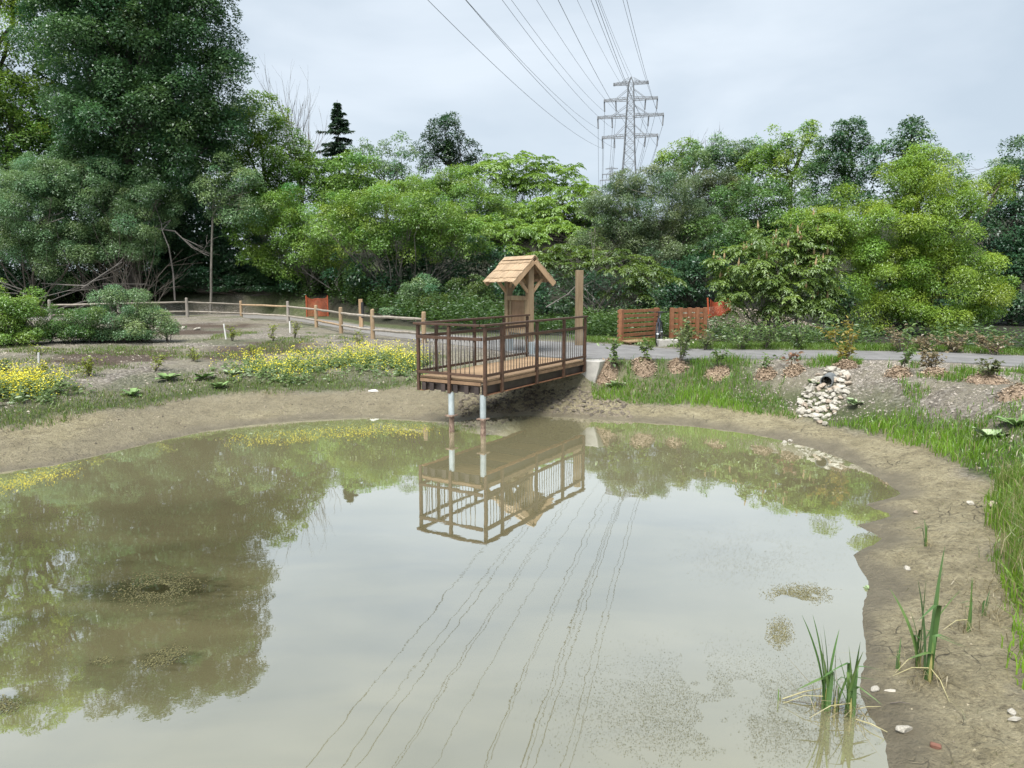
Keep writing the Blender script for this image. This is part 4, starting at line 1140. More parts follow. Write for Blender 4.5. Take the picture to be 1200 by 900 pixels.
T('understory_bush', 'dark bush in the shade under the flat topped sumac', 'bush', [(650, 345, 44, 28), (715, 350, 48, 24), (600, 350, 34, 26), (770, 345, 30, 24)], 36, *DEEP, leaf=.17, pr=.55, seed=23, stems=2, trunk_r=.04)
T('olive_bush', 'large dark olive grey bush in front of the transmission tower', 'bush', [(755, 245, 58, 34), (720, 272, 44, 32), (800, 275, 44, 38), (735, 218, 28, 16), (770, 300, 60, 26), (700, 290, 26, 22), (775, 215, 24, 14)], 40, *OLIVE, leaf=.16, pr=.5, seed=24, aspect=.4, stems=3, trunk_r=.06, droop=-.4)
T('understory_bush', 'shaded green bush right of the flat topped sumac', 'bush', [(800, 335, 34, 24), (830, 320, 30, 30), (775, 352, 28, 12)], 37, *DEEP, leaf=.17, pr=.55, seed=25, stems=2, trunk_r=.04)
# ---- right background
T('broadleaf_tree', 'light green treetop right of the transmission tower', 'tree', [(797, 180, 20, 14), (785, 196, 20, 14), (815, 190, 18, 14)], 62, *BRIGHT, leaf=.28, pr=.65, seed=26, trunk_r=.15)
T('broadleaf_tree', 'grey green bushy treetops behind the dark olive bush', 'tree', [(848, 185, 30, 22), (830, 200, 34, 22), (868, 205, 30, 30), (885, 190, 20, 22)], 60, *GREY, leaf=.26, pr=.65, seed=27, trunk_r=.15)
T('willow_tree', 'pale olive willow right of the dark olive bush', 'tree', [(815, 225, 34, 20), (835, 245, 36, 24), (850, 225, 26, 18), (820, 260, 34, 22)], 47, (.05, .075, .03), (.125, .165, .07), leaf=.2, pr=.55, seed=28, aspect=.35, stems=3, trunk_r=.06)
T('broadleaf_tree', 'fresh green double crowned tree in the right background', 'tree', [(910, 175, 24, 20), (940, 175, 16, 22), (925, 200, 36, 28), (900, 205, 28, 26), (948, 160, 7, 12)], 55, *BRIGHT, leaf=.25, pr=.6, seed=29, trunk_r=.2)
T('broadleaf_tree', 'tall dark green tree with a feathery tip in the right background', 'tree', [(985, 165, 22, 20), (990, 190, 30, 28), (975, 215, 32, 28), (1000, 150, 9, 11), (985, 235, 36, 24)], 52, *DARK, leaf=.24, pr=.55, seed=30, trunk_r=.22)
T('broadleaf_tree', 'dark tree behind the lime green tree with sky gaps', 'tree', [(1062, 168, 24, 20), (1045, 195, 32, 24), (1080, 195, 24, 24), (1035, 225, 36, 28), (1067, 150, 8, 9), (1085, 220, 26, 22)], 49, *DARK, leaf=.23, pr=.55, seed=31, trunk_r=.22)
T('broadleaf_tree', 'mid green bushes filling the slope above the seeding sumac', 'bush', [(880, 245, 42, 28), (925, 250, 36, 28), (865, 275, 40, 28), (915, 285, 46, 30), (955, 255, 32, 28)], 43, *MID, leaf=.2, pr=.55, seed=32, stems=3, trunk_r=.06)
T('broadleaf_tree', 'loose green tree beneath the pale willow', 'bush', [(850, 290, 36, 28), (825, 285, 26, 28), (870, 310, 34, 24), (840, 320, 24, 20)], 39, *MID, leaf=.18, pr=.5, seed=33, stems=3, trunk_r=.05)
# ---- right foreground of the wood
T('sumac_bush', 'sumac with brown upright seed heads overhanging the right orange barrier', 'bush', [(905, 300, 44, 34), (868, 318, 30, 28), (940, 320, 40, 38), (895, 345, 42, 24), (955, 285, 26, 28), (950, 355, 34, 18), (850, 335, 12, 14)], 25.5, (.085, .155, .036), (.225, .325, .078), seed=34, kind='frond', flen=.38, nfr=8, pr=.36, dens=1.35, stems=2, trunk_r=.035, cones=70, bark=M_bark_pale)
T('lime_tree', 'large lime green tree on the right, branches hanging to the path', 'tree', [(1075, 225, 46, 34), (1010, 262, 46, 32), (1055, 270, 56, 36), (962, 275, 30, 22), (1105, 275, 40, 42), (1125, 330, 42, 30), (1030, 320, 50, 34), (1075, 330, 52, 34), (1040, 362, 46, 22), (1155, 355, 28, 22), (1100, 372, 44, 18), (1150, 232, 22, 12), (1172, 212, 12, 12), (1080, 195, 24, 18), (995, 300, 36, 30)],
  25.5, *LIME, leaf=.125, pr=.46, base=1065, trunk_r=.2, seed=35, aspect=.36, droop=.7, cover=.6, twigs=5)
T('broadleaf_tree', 'dark bluish green tree at the right edge behind the lime tree', 'tree', [(1190, 270, 38, 50), (1185, 335, 40, 50), (1215, 215, 36, 44), (1240, 300, 50, 80), (1160, 300, 24, 40), (1188, 195, 16, 24)], 32, *DEEP, leaf=.17, pr=.55, seed=36, trunk_r=.2)
T('broadleaf_tree', 'pale feathery treetop at the right edge', 'tree', [(1180, 200, 22, 22), (1205, 185, 24, 24), (1150, 225, 20, 18), (1120, 200, 14, 14), (1105, 215, 20, 18)], 39, *GREY, leaf=.18, pr=.45, seed=37, trunk_r=.05, cover=.42, dens=1.0, stems=1, twigs=3)
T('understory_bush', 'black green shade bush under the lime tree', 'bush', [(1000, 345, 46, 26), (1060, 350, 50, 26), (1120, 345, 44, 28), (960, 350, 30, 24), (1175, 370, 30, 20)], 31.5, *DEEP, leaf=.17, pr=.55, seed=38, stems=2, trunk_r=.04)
# ---- shrubs in front of the fence on the left
T('leafy_shrub', 'bright green shrub at the left edge in front of the dead brush', 'bush', [(12, 350, 28, 24), (-10, 372, 34, 24), (22, 378, 30, 18), (30, 362, 18, 16), (5, 398, 36, 14), (34, 394, 22, 12)], 21.5, *BRIGHT, leaf=.09, pr=.32, seed=39, stems=2, trunk_r=.03, aspect=.5)
T('leafy_shrub', 'rounded grey green shrub in front of the fallen rails', 'bush', [(140, 370, 32, 25), (172, 382, 28, 17), (112, 382, 25, 18), (150, 354, 17, 13), (140, 396, 36, 11), (178, 397, 28, 9), (108, 397, 26, 10), (128, 350, 10, 10)], 23, *GREY, leaf=.085, pr=.3, seed=40, stems=2, trunk_r=.03, aspect=.5)
T('leafy_shrub', 'low green weeds spreading between the two shrubs on the left', 'bush', [(85, 385, 22, 12), (65, 378, 18, 16), (100, 378, 16, 12), (48, 390, 20, 9), (75, 396, 26, 9)], 22.3, *MID, leaf=.085, pr=.28, seed=41, stems=2, trunk_r=.02, aspect=.5)
T('leafy_shrub', 'low green shrub right of the rounded grey green shrub', 'bush', [(198, 383, 18, 9), (185, 376, 14, 9)], 23.5, *MID, leaf=.085, pr=.26, seed=42, stems=2, trunk_r=.02, aspect=.5)

# a pointed spruce on the skyline
def spruce(px, ptop, pbase, Y, label, seed):
    r = np.random.default_rng(seed)
    top = at_y(px, ptop, Y); X = top[0]; g = hz(X, Y); H = top[2] - g
    root = empty('spruce_tree', (X, Y, g)); tag(root, label, 'tree')
    P, Nn, Tt, C, Ls = [], [], [], [], []
    m = MB().tube([(0, 0, -.3), (0, 0, H * .5), (0, 0, H)], [.22, .13, .02], 7)
    lev = np.arange(.6, H - .15, .30)
    for z in lev:
        f = (H - z) / H; Lb = (.45 + 9.5 * f * (.8 + .4 * r.random())) * min(1, .35 + f * 4) * .75
        nb_ = 6 if f > .1 else 5
        if r.random() < .18 and f > .12: continue
        Lb *= r.uniform(.6, 1.15)
        for b in range(nb_):
            a = r.uniform(0, 6.28); L2 = Lb * r.uniform(.35, 1.15)
            e = np.array([math.cos(a), math.sin(a), 0])
            m.tube([(0, 0, z), e * L2 * .5 + (0, 0, z - .1 * L2), e * L2 + (0, 0, z - .12 * L2)], [.04, .025, .008], 4, False)
            n = int(26 + 34 * L2)
            t = r.uniform(.12, 1.05, n)
            p = e[None] * (L2 * t)[:, None] + np.array([0, 0, z])[None] + np.stack([np.zeros(n), np.zeros(n), -.2 * L2 * t + .1 * L2 * t * t], 1)
            side = np.array([-e[1], e[0], 0])
            p = p + side[None] * (r.normal(0, .16, n) * L2 * (1.1 - t))[:, None]
            P.append(p); Tt.append(unit(e[None] * .7 + side[None] * r.normal(0, .7, n)[:, None] + np.array([0, 0, -.45])[None] + r.normal(size=(n, 3)) * .25))
            Nn.append(unit(np.array([0, 0, 1.0])[None] + r.normal(size=(n, 3)) * .5)); C.append(colmix((.025, .055, .032), (.06, .105, .055), r.random(n))); Ls.append(r.uniform(.26, .48, n))
    Ls = np.concatenate(Ls)
    obj('crown', leaves_mesh('crown', np.concatenate(P), np.concatenate(Nn), np.concatenate(Tt), Ls, Ls * .38, np.concatenate(C)), root)
    m.build('trunk', M_bark, root)
spruce(395, 117, 215, 76, 'dark pointed spruce on the skyline right of the bare snag', 3)

# bare dead trees
def grow(m, a, d, L_, r0, depth, spread, up, rr, sides=5):
    n = 4; pts = [np.array(a, float)]; d = np.array(d, float)
    for k in range(n):
        d = d + np.array([rr.gauss(0, .10), rr.gauss(0, .10), up * .08]); d /= np.linalg.norm(d)
        pts.append(pts[-1] + d * L_ / n)
    m.tube(pts, np.linspace(r0, r0 * .45, n + 1), sides, False)
    if depth > 0:
        for k in range(rr.choice((2, 3, 3, 4))):
            b = pts[rr.choice((1, 2, 2, 3, 3, 4))]
            nd = d + np.array([rr.gauss(0, spread), rr.gauss(0, spread), rr.gauss(0, spread * .5) + up * .2]); nd /= np.linalg.norm(nd)
            grow(m, b, nd, L_ * rr.uniform(.5, .8), r0 * .5, depth - 1, spread, up, rr, 4)
def snag(px, ptop, Y, label, seed, n=5, spread=.35, base_drop=9, r0=.12, tilt=.15):
    rr = random.Random(seed); top = at_y(px, ptop, Y); g = hz(top[0], Y)
    root = empty('bare_tree', (top[0], Y, g)); tag(root, label, 'tree', 'bare dead trees')
    m = MB(); H = top[2] - g
    m.tube([(0, 0, -.2), (0, 0, H * .45)], [r0 * 1.4, r0], 7)
    for k in range(n):
        grow(m, (0, 0, H * rr.uniform(.34, .5)), (rr.uniform(-tilt, tilt) * 1.8, rr.uniform(-tilt, tilt), 1), H * rr.uniform(.26, .36), r0 * .75, 3, spread, .8, rr)
    m.build('branches', M_dead, root)
snag(350, 112, 56, 'bare grey snag standing up behind the light green tree', 4, 11, .26, r0=.075, tilt=.26)
snag(818, 152, 70, 'bare twigs of a dead treetop right of the tower', 5, 6, .45, r0=.10, tilt=.5)
snag(880, 172, 66, 'thin bare dead treetop behind the grey green treetops', 8, 3, .4, r0=.07, tilt=.4)

# single stems and dead limbs that show pale against the shade
def dead_branch(name, pts_px, Y, rad, label, seed, sub=4, mat=None, cat='branch', group='dead branches along the tree line'):
    rr = random.Random(seed); pts = [at_y(x, y, Y + rr.uniform(-.25, .25)) for x, y in pts_px]
    o0 = pts[0]; m = MB(); m.tube([p - o0 for p in pts], np.linspace(rad, rad * .35, len(pts)), 6)
    for k in range(sub):
        i = rr.randrange(1, len(pts)); d = pts[i] - pts[i - 1]; d /= np.linalg.norm(d)
        d = d + np.array([rr.gauss(0, .6), rr.gauss(0, .3), rr.gauss(.1, .5)]); d /= np.linalg.norm(d)
        grow(m, pts[i - 1] + (pts[i] - pts[i - 1]) * rr.random() - o0, d, rr.uniform(.8, 2.0), rad * .45, 1, .5, .1, rr, 4)
    o = m.build(name, mat or M_dead, loc=tuple(o0)); tag(o, label, cat, group)
dead_branch('dead_branch', [(205, 352), (203, 320), (198, 290), (190, 270), (200, 258), (178, 268)], 41, .05, 'thin bare stem forking left of the slender pale trunk', 2, 3)
dead_branch('dead_branch', [(185, 268), (205, 271), (225, 290), (245, 300)], 41.3, .05, 'crooked pale dead limb above the rail fence', 3, 3)
dead_branch('dead_branch', [(400, 345), (392, 330), (408, 310), (385, 290)], 42, .045, 'pale forked stem behind the left orange barrier', 5, 4)
dead_branch('dead_branch', [(0, 254), (30, 258), (55, 262), (75, 255)], 38.8, .05, 'pale limb crossing the grey green willow at the left edge', 6, 3)
dead_branch('dead_branch', [(640, 360), (665, 345), (690, 320), (700, 308)], 30.4, .03, 'thin leaning stem under the flat topped sumac', 7, 5)
dead_branch('dead_branch', [(390, 340), (360, 320), (330, 290), (312, 270)], 42.5, .04, 'long leaning stem under the arching bright bush', 9, 4)
# heap of fallen dead branches at the left
rr = random.Random(8)
bc = at_y(85, 338, 38.6); g0 = hz(bc[0], 38.6)
root = empty('brush_pile', (bc[0], 38.6, g0)); tag(root, 'tangled heap of grey dead branches behind the left shrubs', 'brush pile')
for k in range(15):
    a = np.array([rr.uniform(-3.2, 2.6), rr.uniform(-.8, .8), rr.uniform(.0, 2.2)])
    ang = rr.gauss(.35, .45) * rr.choice((1, 1, -1)); L_ = rr.uniform(1.2, 3.2)
    d = np.array([math.cos(ang) * rr.choice((1, -1)), rr.uniform(-.3, .3), abs(math.sin(ang)) * rr.choice((1, .4))])
    m = MB(); grow(m, a, d, L_, rr.uniform(.018, .05), 1, .5, 0, rr)
    m.build('branch', M_dead, root)
rr = random.Random(9)
bc = at_y(155, 330, 40.5); g0 = hz(bc[0], 40)
root = empty('stem_tangle', (bc[0], 40, g0)); tag(root, 'tangle of thin bare stems in the dark under the broad bush', 'stems')
for k in range(36):
    a = np.array([rr.uniform(-1.6, 1.3), rr.uniform(-.5, .6), 0]); m = MB()
    grow(m, a, (rr.gauss(-.1, .45), rr.gauss(0, .25), 1), rr.uniform(2.0, 3.6), rr.uniform(.014, .03), 1, .5, -.2, rr, 4)
    m.build('stem', M_bark, root)

# ------------------------------------------------------------------ ground cover
def blades_mesh(name, P, H, W, C, lean=.35, seed=1, curl=.35):
    """bent grass blades: 5 vertices, 3 triangles each"""
    r = np.random.default_rng(seed); n = len(P)
    a = r.uniform(0, 6.283, n); ld = np.stack([np.cos(a), np.sin(a), np.zeros(n)], 1) * (np.abs(r.normal(0, lean, n)))[:, None]
    b = r.uniform(0, 6.283, n); sd = np.stack([np.cos(b), np.sin(b), np.zeros(n)], 1)
    up = np.array([0, 0, 1.0])
    V = np.empty((n, 5, 3), np.float32)
    V[:, 0] = P - sd * (W * .5)[:, None]; V[:, 1] = P + sd * (W * .5)[:, None]
    mid = P + (up + ld * .45) * (H * .55)[:, None]
    V[:, 2] = mid + sd * (W * .42)[:, None]; V[:, 3] = mid - sd * (W * .42)[:, None]
    V[:, 4] = P + (up * (1 - curl * .35) + ld * 1.25) * H[:, None]
    k = np.arange(n)[:, None] * 5
    F = np.concatenate([k + np.array([0, 1, 2]), k + np.array([0, 2, 3]), k + np.array([3, 2, 4])], 1).reshape(-1, 3)
    return np_mesh(name, V.reshape(-1, 3), F, M_grass, np.repeat(C, 5, 0))

def scatter(n, x0, x1, y0, y1, dens, seed):
    r = np.random.default_rng(seed)
    x = r.uniform(x0, x1, n); y = r.uniform(y0, y1, n)
    d = shore_d(x, y); p = path_d(x, y)
    k = r.random(n) < dens(x, y, d, p)
    x, y = x[k], y[k]
    return np.stack([x, y, height(x, y, d[k], p[k]) - .01], 1), d[k], p[k], r

MOUNDS = [(711, 437), (755, 431), (794, 432), (841, 437), (897, 437), (930, 434), (991, 427), (1052, 438), (1097, 437), (1156, 447), (1194, 461)]
MW = [ground(x, y + 3) for x, y in MOUNDS]
def mound_clear(x, y):
    k = np.ones(np.shape(x))
    for m in MW: k = k * sstep(.25, .42, np.hypot(x - m[0], (y - m[1])))
    return k
RIP = ground(966, 466)
def clump(x, y, s=1.6, seed=61, lo=.45, hi=.6): return sstep(lo, hi, fbm(x * s, y * s, 3, seed))
def dens_right(x, y, d, p):
    left = sstep(6.0, 5.2, x) * sstep(2.0, 2.6, x) * sstep(12, 14, y)
    band = sstep(1.0, 1.25, d + (fbm(x * 2, y * 2, 3, 12) - .5) * .5) * sstep(2.1, 1.5, d + (fbm(x * .8, y * .8, 3, 14) - .5) * 1.2)
    slope = sstep(1.1, 1.4, d) * sstep(.05, .3, p)
    side = sstep(5.0, 6.0, x) * sstep(12.5, 10.5, y) * sstep(1.15, 1.4, d) * .9
    tuft = clump(x, y, 1.3, 63, .58, .66) * slope * .8
    q = np.maximum.reduce([band * .9, left * slope * (.6 + .4 * clump(x, y, 1.5, 64, .38, .55)), tuft, side * (.4 + .6 * clump(x, y, 1.2, 65, .4, .55))])
    rip = np.hypot((x - RIP[0]) / .75, (y - RIP[1]) / 1.3) > 1
    return q * mound_clear(x, y) * rip * (p > .12) * (x > 1.9) * (d > .9)
P, d, p, r = scatter(215000, 1.8, 13, 4.5, 20, dens_right, 1)
n = len(P)
lushness = clump(P[:, 0], P[:, 1], .9, 71, .35, .65)
t = np.clip(.25 + .55 * lushness * sstep(2.4, 1.1, d) + r.normal(0, .2, n), 0, 1)
C = colmix((.085, .175, .032), (.235, .405, .052), t); dry = r.random(n) < .06; C[dry] = (.36, .32, .18)
Hh = r.uniform(.07, .21, n) * (.7 + .6 * lushness) * np.where(P[:, 1] < 10, 1.0, 1.1)
tag(obj('grass', blades_mesh('grass', P, Hh, r.uniform(.008, .016, n), C, .4, 2)), 'lush green grass along the right and far bank of the pond', 'grass', None, 'stuff')

def dens_left(x, y, d, p):
    band = sstep(1.6, 1.9, d + (fbm(x * 1.5, y * 1.5, 3, 15) - .5) * .7) * sstep(3.1, 2.2, d + (fbm(x * .7, y * .7, 3, 16) - .5) * 1.6)
    scat = sstep(1.8, 2.4, d) * clump(x, y, .8, 67, .50, .64) * .6
    return np.maximum(band * .9, scat) * (x < -.9) * (p > .3) * (y < 27)
P, d, p, r = scatter(190000, -19, -.8, 9, 27, dens_left, 3)
n = len(P)
C = colmix((.085, .145, .036), (.195, .285, .065), np.clip(r.normal(.5, .28, n), 0, 1)); dry = r.random(n) < .18; C[dry] = (.26, .24, .13)
tag(obj('grass', blades_mesh('grass', P, r.uniform(.035, .12, n), r.uniform(.010, .018, n), C, .5, 4)), 'short grass strip above the mud on the left bank', 'grass', None, 'stuff')

def dens_verge(x, y, d, p):
    return sstep(.05, .2, p) * sstep(2.2, 1.2, p + (fbm(x, y, 3, 18) - .5)) * (d > 4) * (x > 2) * .9
P, d, p, r = scatter(110000, 2, 19, 17.5, 25, dens_verge, 5)
n = len(P)
C = colmix((.075, .145, .032), (.190, .295, .058), np.clip(r.normal(.5, .28, n), 0, 1))
tag(obj('grass', blades_mesh('grass', P, r.uniform(.06, .17, n), r.uniform(.010, .02, n), C, .45, 6)), 'mown green verge beyond the asphalt path', 'grass', None, 'stuff')

# tall herbs at the foot of the wood
def herbs(name, n, x0, x1, y0, y1, h, ca, cb, label, seed, leaf=.11, cond=None):
    r = np.random.default_rng(seed)
    x = r.uniform(x0, x1, n); y = r.uniform(y0, y1, n)
    o_ = np.argsort(PATH_F[:, 0]); y = y + np.interp(x, PATH_F[o_, 0], PATH_F[o_, 1])      # measured from the far edge of the path
    k = (path_d(x, y) > .35) & (fbm(x * .9, y * .9, 3, seed) > .36)
    if cond is not None: k &= cond(x, y)
    x, y = x[k], y[k]; n = len(x); z = height(x, y)
    hh = h * r.uniform(.55, 1.15, n) * (.6 + .8 * fbm(x * 1.2, y * 1.2, 2, seed + 5))
    lp = 9; i = np.repeat(np.arange(n), lp); f = np.tile(np.linspace(.2, 1.0, lp), n)
    a = r.uniform(0, 6.28, len(i)); out = np.stack([np.cos(a), np.sin(a), r.uniform(-.2, .5, len(i))], 1)
    P = np.stack([x[i] + r.normal(0, .03, len(i)), y[i] + r.normal(0, .03, len(i)), z[i] + hh[i] * f], 1)
    Nn = unit(np.array([0, 0, 1.0])[None] + r.normal(size=(len(i), 3)) * .5)
    C = colmix(ca, cb, np.clip(r.normal(.45, .25, n)[i] + r.normal(0, .12, len(i)), 0, 1))
    Ls = leaf * r.uniform(.7, 1.3, len(i))
    tag(obj(name, leaves_mesh(name, P, Nn, out, Ls, Ls * .45, C)), label, 'undergrowth', None, 'stuff')
herbs('undergrowth', 3600, -14, 0.0, 1.2, 9.5, 1.05, (.035, .075, .022), (.09, .165, .042), 'tall green herbs at the foot of the trees behind the fence', 31, .15)
herbs('undergrowth', 1300, 0.0, 3.6, 2.2, 10.5, .5, (.035, .075, .022), (.09, .16, .045), 'low green herbs in the shade behind the notice board', 35, .12)
herbs('undergrowth', 2200, 2.6, 8.0, 3.6, 11, .7, (.05, .105, .03), (.12, .20, .055), 'green herbs behind the red screens', 32, .12, lambda x, y: (np.abs(x - MOUND[0] + .4) > 2.6) | (y > MOUND[1] + 1.5))
herbs('undergrowth', 900, 6.2, 19, 1.0, 3.4, .6, (.06, .115, .04), (.15, .235, .08), 'leafy weeds along the far verge under the lime tree', 33, .12)
herbs('undergrowth', 2500, -30, -12, 1.5, 8, .8, (.045, .09, .03), (.11, .18, .055), 'weeds in the shade behind the left fence', 34, .14)

# yellow flowering weeds
def flower_patch(name, n, seed, pxs, label, hmax=.42):
    r = np.random.default_rng(seed); xs = []
    for (px, py, rx, ry, w) in pxs:
        c = ground(px, py); s = c[1] / FPX; k = int(n * w)
        dep = ry * s * 5.0
        xs.append(np.stack([c[0] + r.normal(0, .5, k) * rx * s, c[1] + r.normal(0, .5, k) * dep], 1))
    xy = np.concatenate(xs); d = shore_d(xy[:, 0], xy[:, 1]); xy = xy[(d > 1.9) & (path_d(xy[:, 0], xy[:, 1]) > .3)]
    # keep clear of the deck
    loc = (xy - DB[None]) @ np.stack([du, dw], 1); xy = xy[~((loc[:, 0] > -.3) & (loc[:, 1] < DW + .25))]
    n = len(xy); z = height(xy[:, 0], xy[:, 1]); hh = r.uniform(.3, 1.15, n) * hmax
    i = np.repeat(np.arange(n), 16); f = np.tile(np.linspace(.05, .9, 16), n); a = r.uniform(0, 6.28, len(i))
    out = np.stack([np.cos(a), np.sin(a), r.uniform(-.1, .5, len(i))], 1)
    P = np.stack([xy[i, 0], xy[i, 1], z[i] + hh[i] * f], 1) + r.normal(0, .03, (len(i), 3)) * np.array([1, 1, .3])
    C = colmix((.10, .17, .06), (.25, .34, .14), r.random(len(i))); Ls = r.uniform(.05, .13, len(i)) * (1.25 - f)
    j = np.repeat(np.arange(n), 6); m = len(j)
    Pf = np.stack([xy[j, 0], xy[j, 1], z[j] + hh[j]], 1) + r.normal(0, 1, (m, 3)) * np.array([.055, .055, .05])
    a2 = r.uniform(0, 6.28, m); of = np.stack([np.cos(a2), np.sin(a2), r.uniform(0, .4, m)], 1)
    Cf = colmix((.66, .58, .02), (.84, .80, .09), r.random(m)); Lf = r.uniform(.022, .042, m)
    Nn = unit(np.array([0, -.3, 1.0])[None] + r.normal(size=(len(i) + m, 3)) * .5)
    me = leaves_mesh(name, np.concatenate([P, Pf]), Nn, np.concatenate([out, of]), np.concatenate([Ls, Lf]), np.concatenate([Ls * .5, Lf * .9]), np.concatenate([C, Cf]))
    tag(obj(name, me), label, 'wildflowers', None, 'stuff')
flower_patch('yellow_flowers', 620, 3, [(300, 437, 36, 9, .16), (345, 433, 36, 9, .16), (400, 429, 50, 9, .30), (450, 424, 50, 9, .34), (480, 435, 30, 10, .14), (335, 446, 40, 4, .06)], 'drift of yellow flowering weeds left of the viewing deck')
flower_patch('yellow_flowers', 330, 4, [(15, 462, 40, 9, .5), (48, 462, 36, 9, .2), (-20, 460, 50, 10, .3), (40, 452, 24, 5, .15)], 'patch of yellow flowers at the left edge above the mud')
flower_patch('yellow_flowers', 16, 6, [(1185, 484, 26, 12, .7), (1160, 496, 10, 5, .3)], 'few yellow flowers at the right edge of the bank', .35)

# ------------------------------------------------------------------ saplings and bark mounds
def chips(m_loc, rad, n, seed, warm=True):
    r = np.random.default_rng(seed)
    a = r.uniform(0, 6.28, n); q = rad * np.sqrt(r.random(n)) * r.uniform(.85, 1.15, n)
    x, y = np.cos(a) * q, np.sin(a) * q * .9
    wx_, wy_ = x + m_loc[0], y + m_loc[1]
    h = height(wx_, wy_) - m_loc[2]
    dome = .15 * np.maximum(0, 1 - (q / rad) ** 2)
    P = np.stack([x, y, h + dome + r.uniform(.0, .02, n)], 1)
    Nn = unit(np.array([0, 0, 1.0])[None] + r.normal(size=(n, 3)) * .5); T_ = unit(r.normal(size=(n, 3)) * np.array([1, 1, .35]))
    C = colmix((.20, .145, .095), (.46, .365, .265), r.random(n)) if warm else colmix((.10, .06, .04), (.28, .18, .12), r.random(n))
    Ls = r.uniform(.03, .075, n)
    return leaves_mesh('wood_chips', P, Nn, T_, Ls, Ls * .5, C, M_attr)
def dome_mesh(m_loc, rad):
    V, F = [], []; nr, na = 7, 18
    V.append((0, 0, height(np.array([m_loc[0]]), np.array([m_loc[1]]))[0] - m_loc[2] + .15))
    for i in range(1, nr + 1):
        q = rad * i / nr * 1.04
        for k in range(na):
            a = 2 * math.pi * k / na; x, y = math.cos(a) * q, math.sin(a) * q * .9
            V.append((x, y, hz(x + m_loc[0], y + m_loc[1]) - m_loc[2] + .15 * max(-.4, 1 - (i / nr) ** 2) - (.03 if i == nr else 0)))
    fs = [(0, 1 + k, 1 + (k + 1) % na) for k in range(na)]
    for i in range(nr - 1):
        for k in range(na):
            fs.append((1 + i * na + k, 1 + (i + 1) * na + k, 1 + (i + 1) * na + (k + 1) % na, 1 + i * na + (k + 1) % na))
    return MB().poly(V, fs).mesh('mulch_bed', M_mulch, True)
M_mulch = solid('bark_mulch', (.14, .10, .065), (.33, .25, .18), .95, 30, (1, 1, 1), .6)
mlab = ['reddish bark mound right beside the concrete abutment', 'round bark mound, second from the deck', 'small round bark mound, third from the deck', 'largest bark mound with chips spilling down, fourth from the deck',
        'bark mound, fifth from the deck, among patchy grass', 'bark mound just left of the white stones', 'reddish bark mound just above the drain pipe', 'thin bark mound, first to the right of the white stones',
        'long bark streak, second to the right of the white stones', 'wide brown bark mound, third to the right of the white stones', 'bark mound cut by the right edge of the picture']
for k, mlo in enumerate(MW):
    root = empty('mulch_mound', tuple(mlo)); tag(root, mlab[k], 'mulch mound', 'bark mounds round the saplings')
    rad = [.27, .27, .22, .29, .23, .21, .25, .24, .28, .36, .3][k]
    obj('mulch_bed', dome_mesh(mlo, rad), root); tag(obj('wood_chips', chips(mlo, rad * 1.08, 420, 50 + k, True), root), kind='stuff')

def sapling(loc, h, label, seed, ca, cb, leaf=.05, spread=.12, nl=60, stems=2, name='sapling', group='saplings on the bank', cat='sapling', low=.25, flowers=None):
    r = np.random.default_rng(seed); rr = random.Random(seed)
    root = empty(name, tuple(loc)); tag(root, label, cat, group)
    m = MB(); tips = []
    for s in range(stems):
        top = np.array([rr.gauss(0, spread), rr.gauss(0, spread), h * rr.uniform(.75, 1.0)])
        path = bend_path((rr.uniform(-.02, .02), 0, -.05), top, 6, .05, r=rr)
        m.tube(path, np.linspace(.011, .004, 6), 5, False)
        for b in range(4):
            i = rr.randrange(2, 6); e = path[i] + np.array([rr.gauss(0, spread), rr.gauss(0, spread), rr.uniform(.02, h * .18)])
            m.tube([path[i - 1], (path[i - 1] + e) / 2 + (0, 0, .01), e], [.005, .004, .002], 4, False); tips += [path[i - 1] * (1 - t) + e * t for t in (.4, .7, 1)]
        tips += [path[i] for i in (2, 3, 4, 5)]
    m.build('stem', M_bark, root)
    tips = np.array([t for t in tips if t[2] > h * low]); i = r.integers(0, len(tips), nl)
    P = tips[i] + r.normal(0, .025, (nl, 3)); out = unit(r.normal(size=(nl, 3)) * np.array([1, 1, .5])); Nn = unit(np.array([0, 0, 1.0])[None] + r.normal(size=(nl, 3)) * .5)
    C = colmix(ca, cb, r.random(nl)); Ls = leaf * r.uniform(.7, 1.3, nl)
    obj('leaves', leaves_mesh('leaves', P, Nn, out, Ls, Ls * .55, C), root)
    if flowers:
        nf = flowers; i = r.integers(0, len(tips), nf); P = tips[i] + r.normal(0, .03, (nf, 3)); Ls = r.uniform(.035, .06, nf)
        obj('blossoms', leaves_mesh('blossoms', P, unit(r.normal(size=(nf, 3)) + np.array([0, -.5, 1])), unit(r.normal(size=(nf, 3))), Ls, Ls * .9, np.tile(np.array([[.72, .70, .55]]), (nf, 1))), root)
GR = ((.08, .14, .045), (.2, .29, .1)); YG = ((.14, .19, .04), (.32, .36, .08)); RD = ((.16, .12, .07), (.34, .2, .13)); BR = ((.15, .135, .07), (.32, .26, .16))
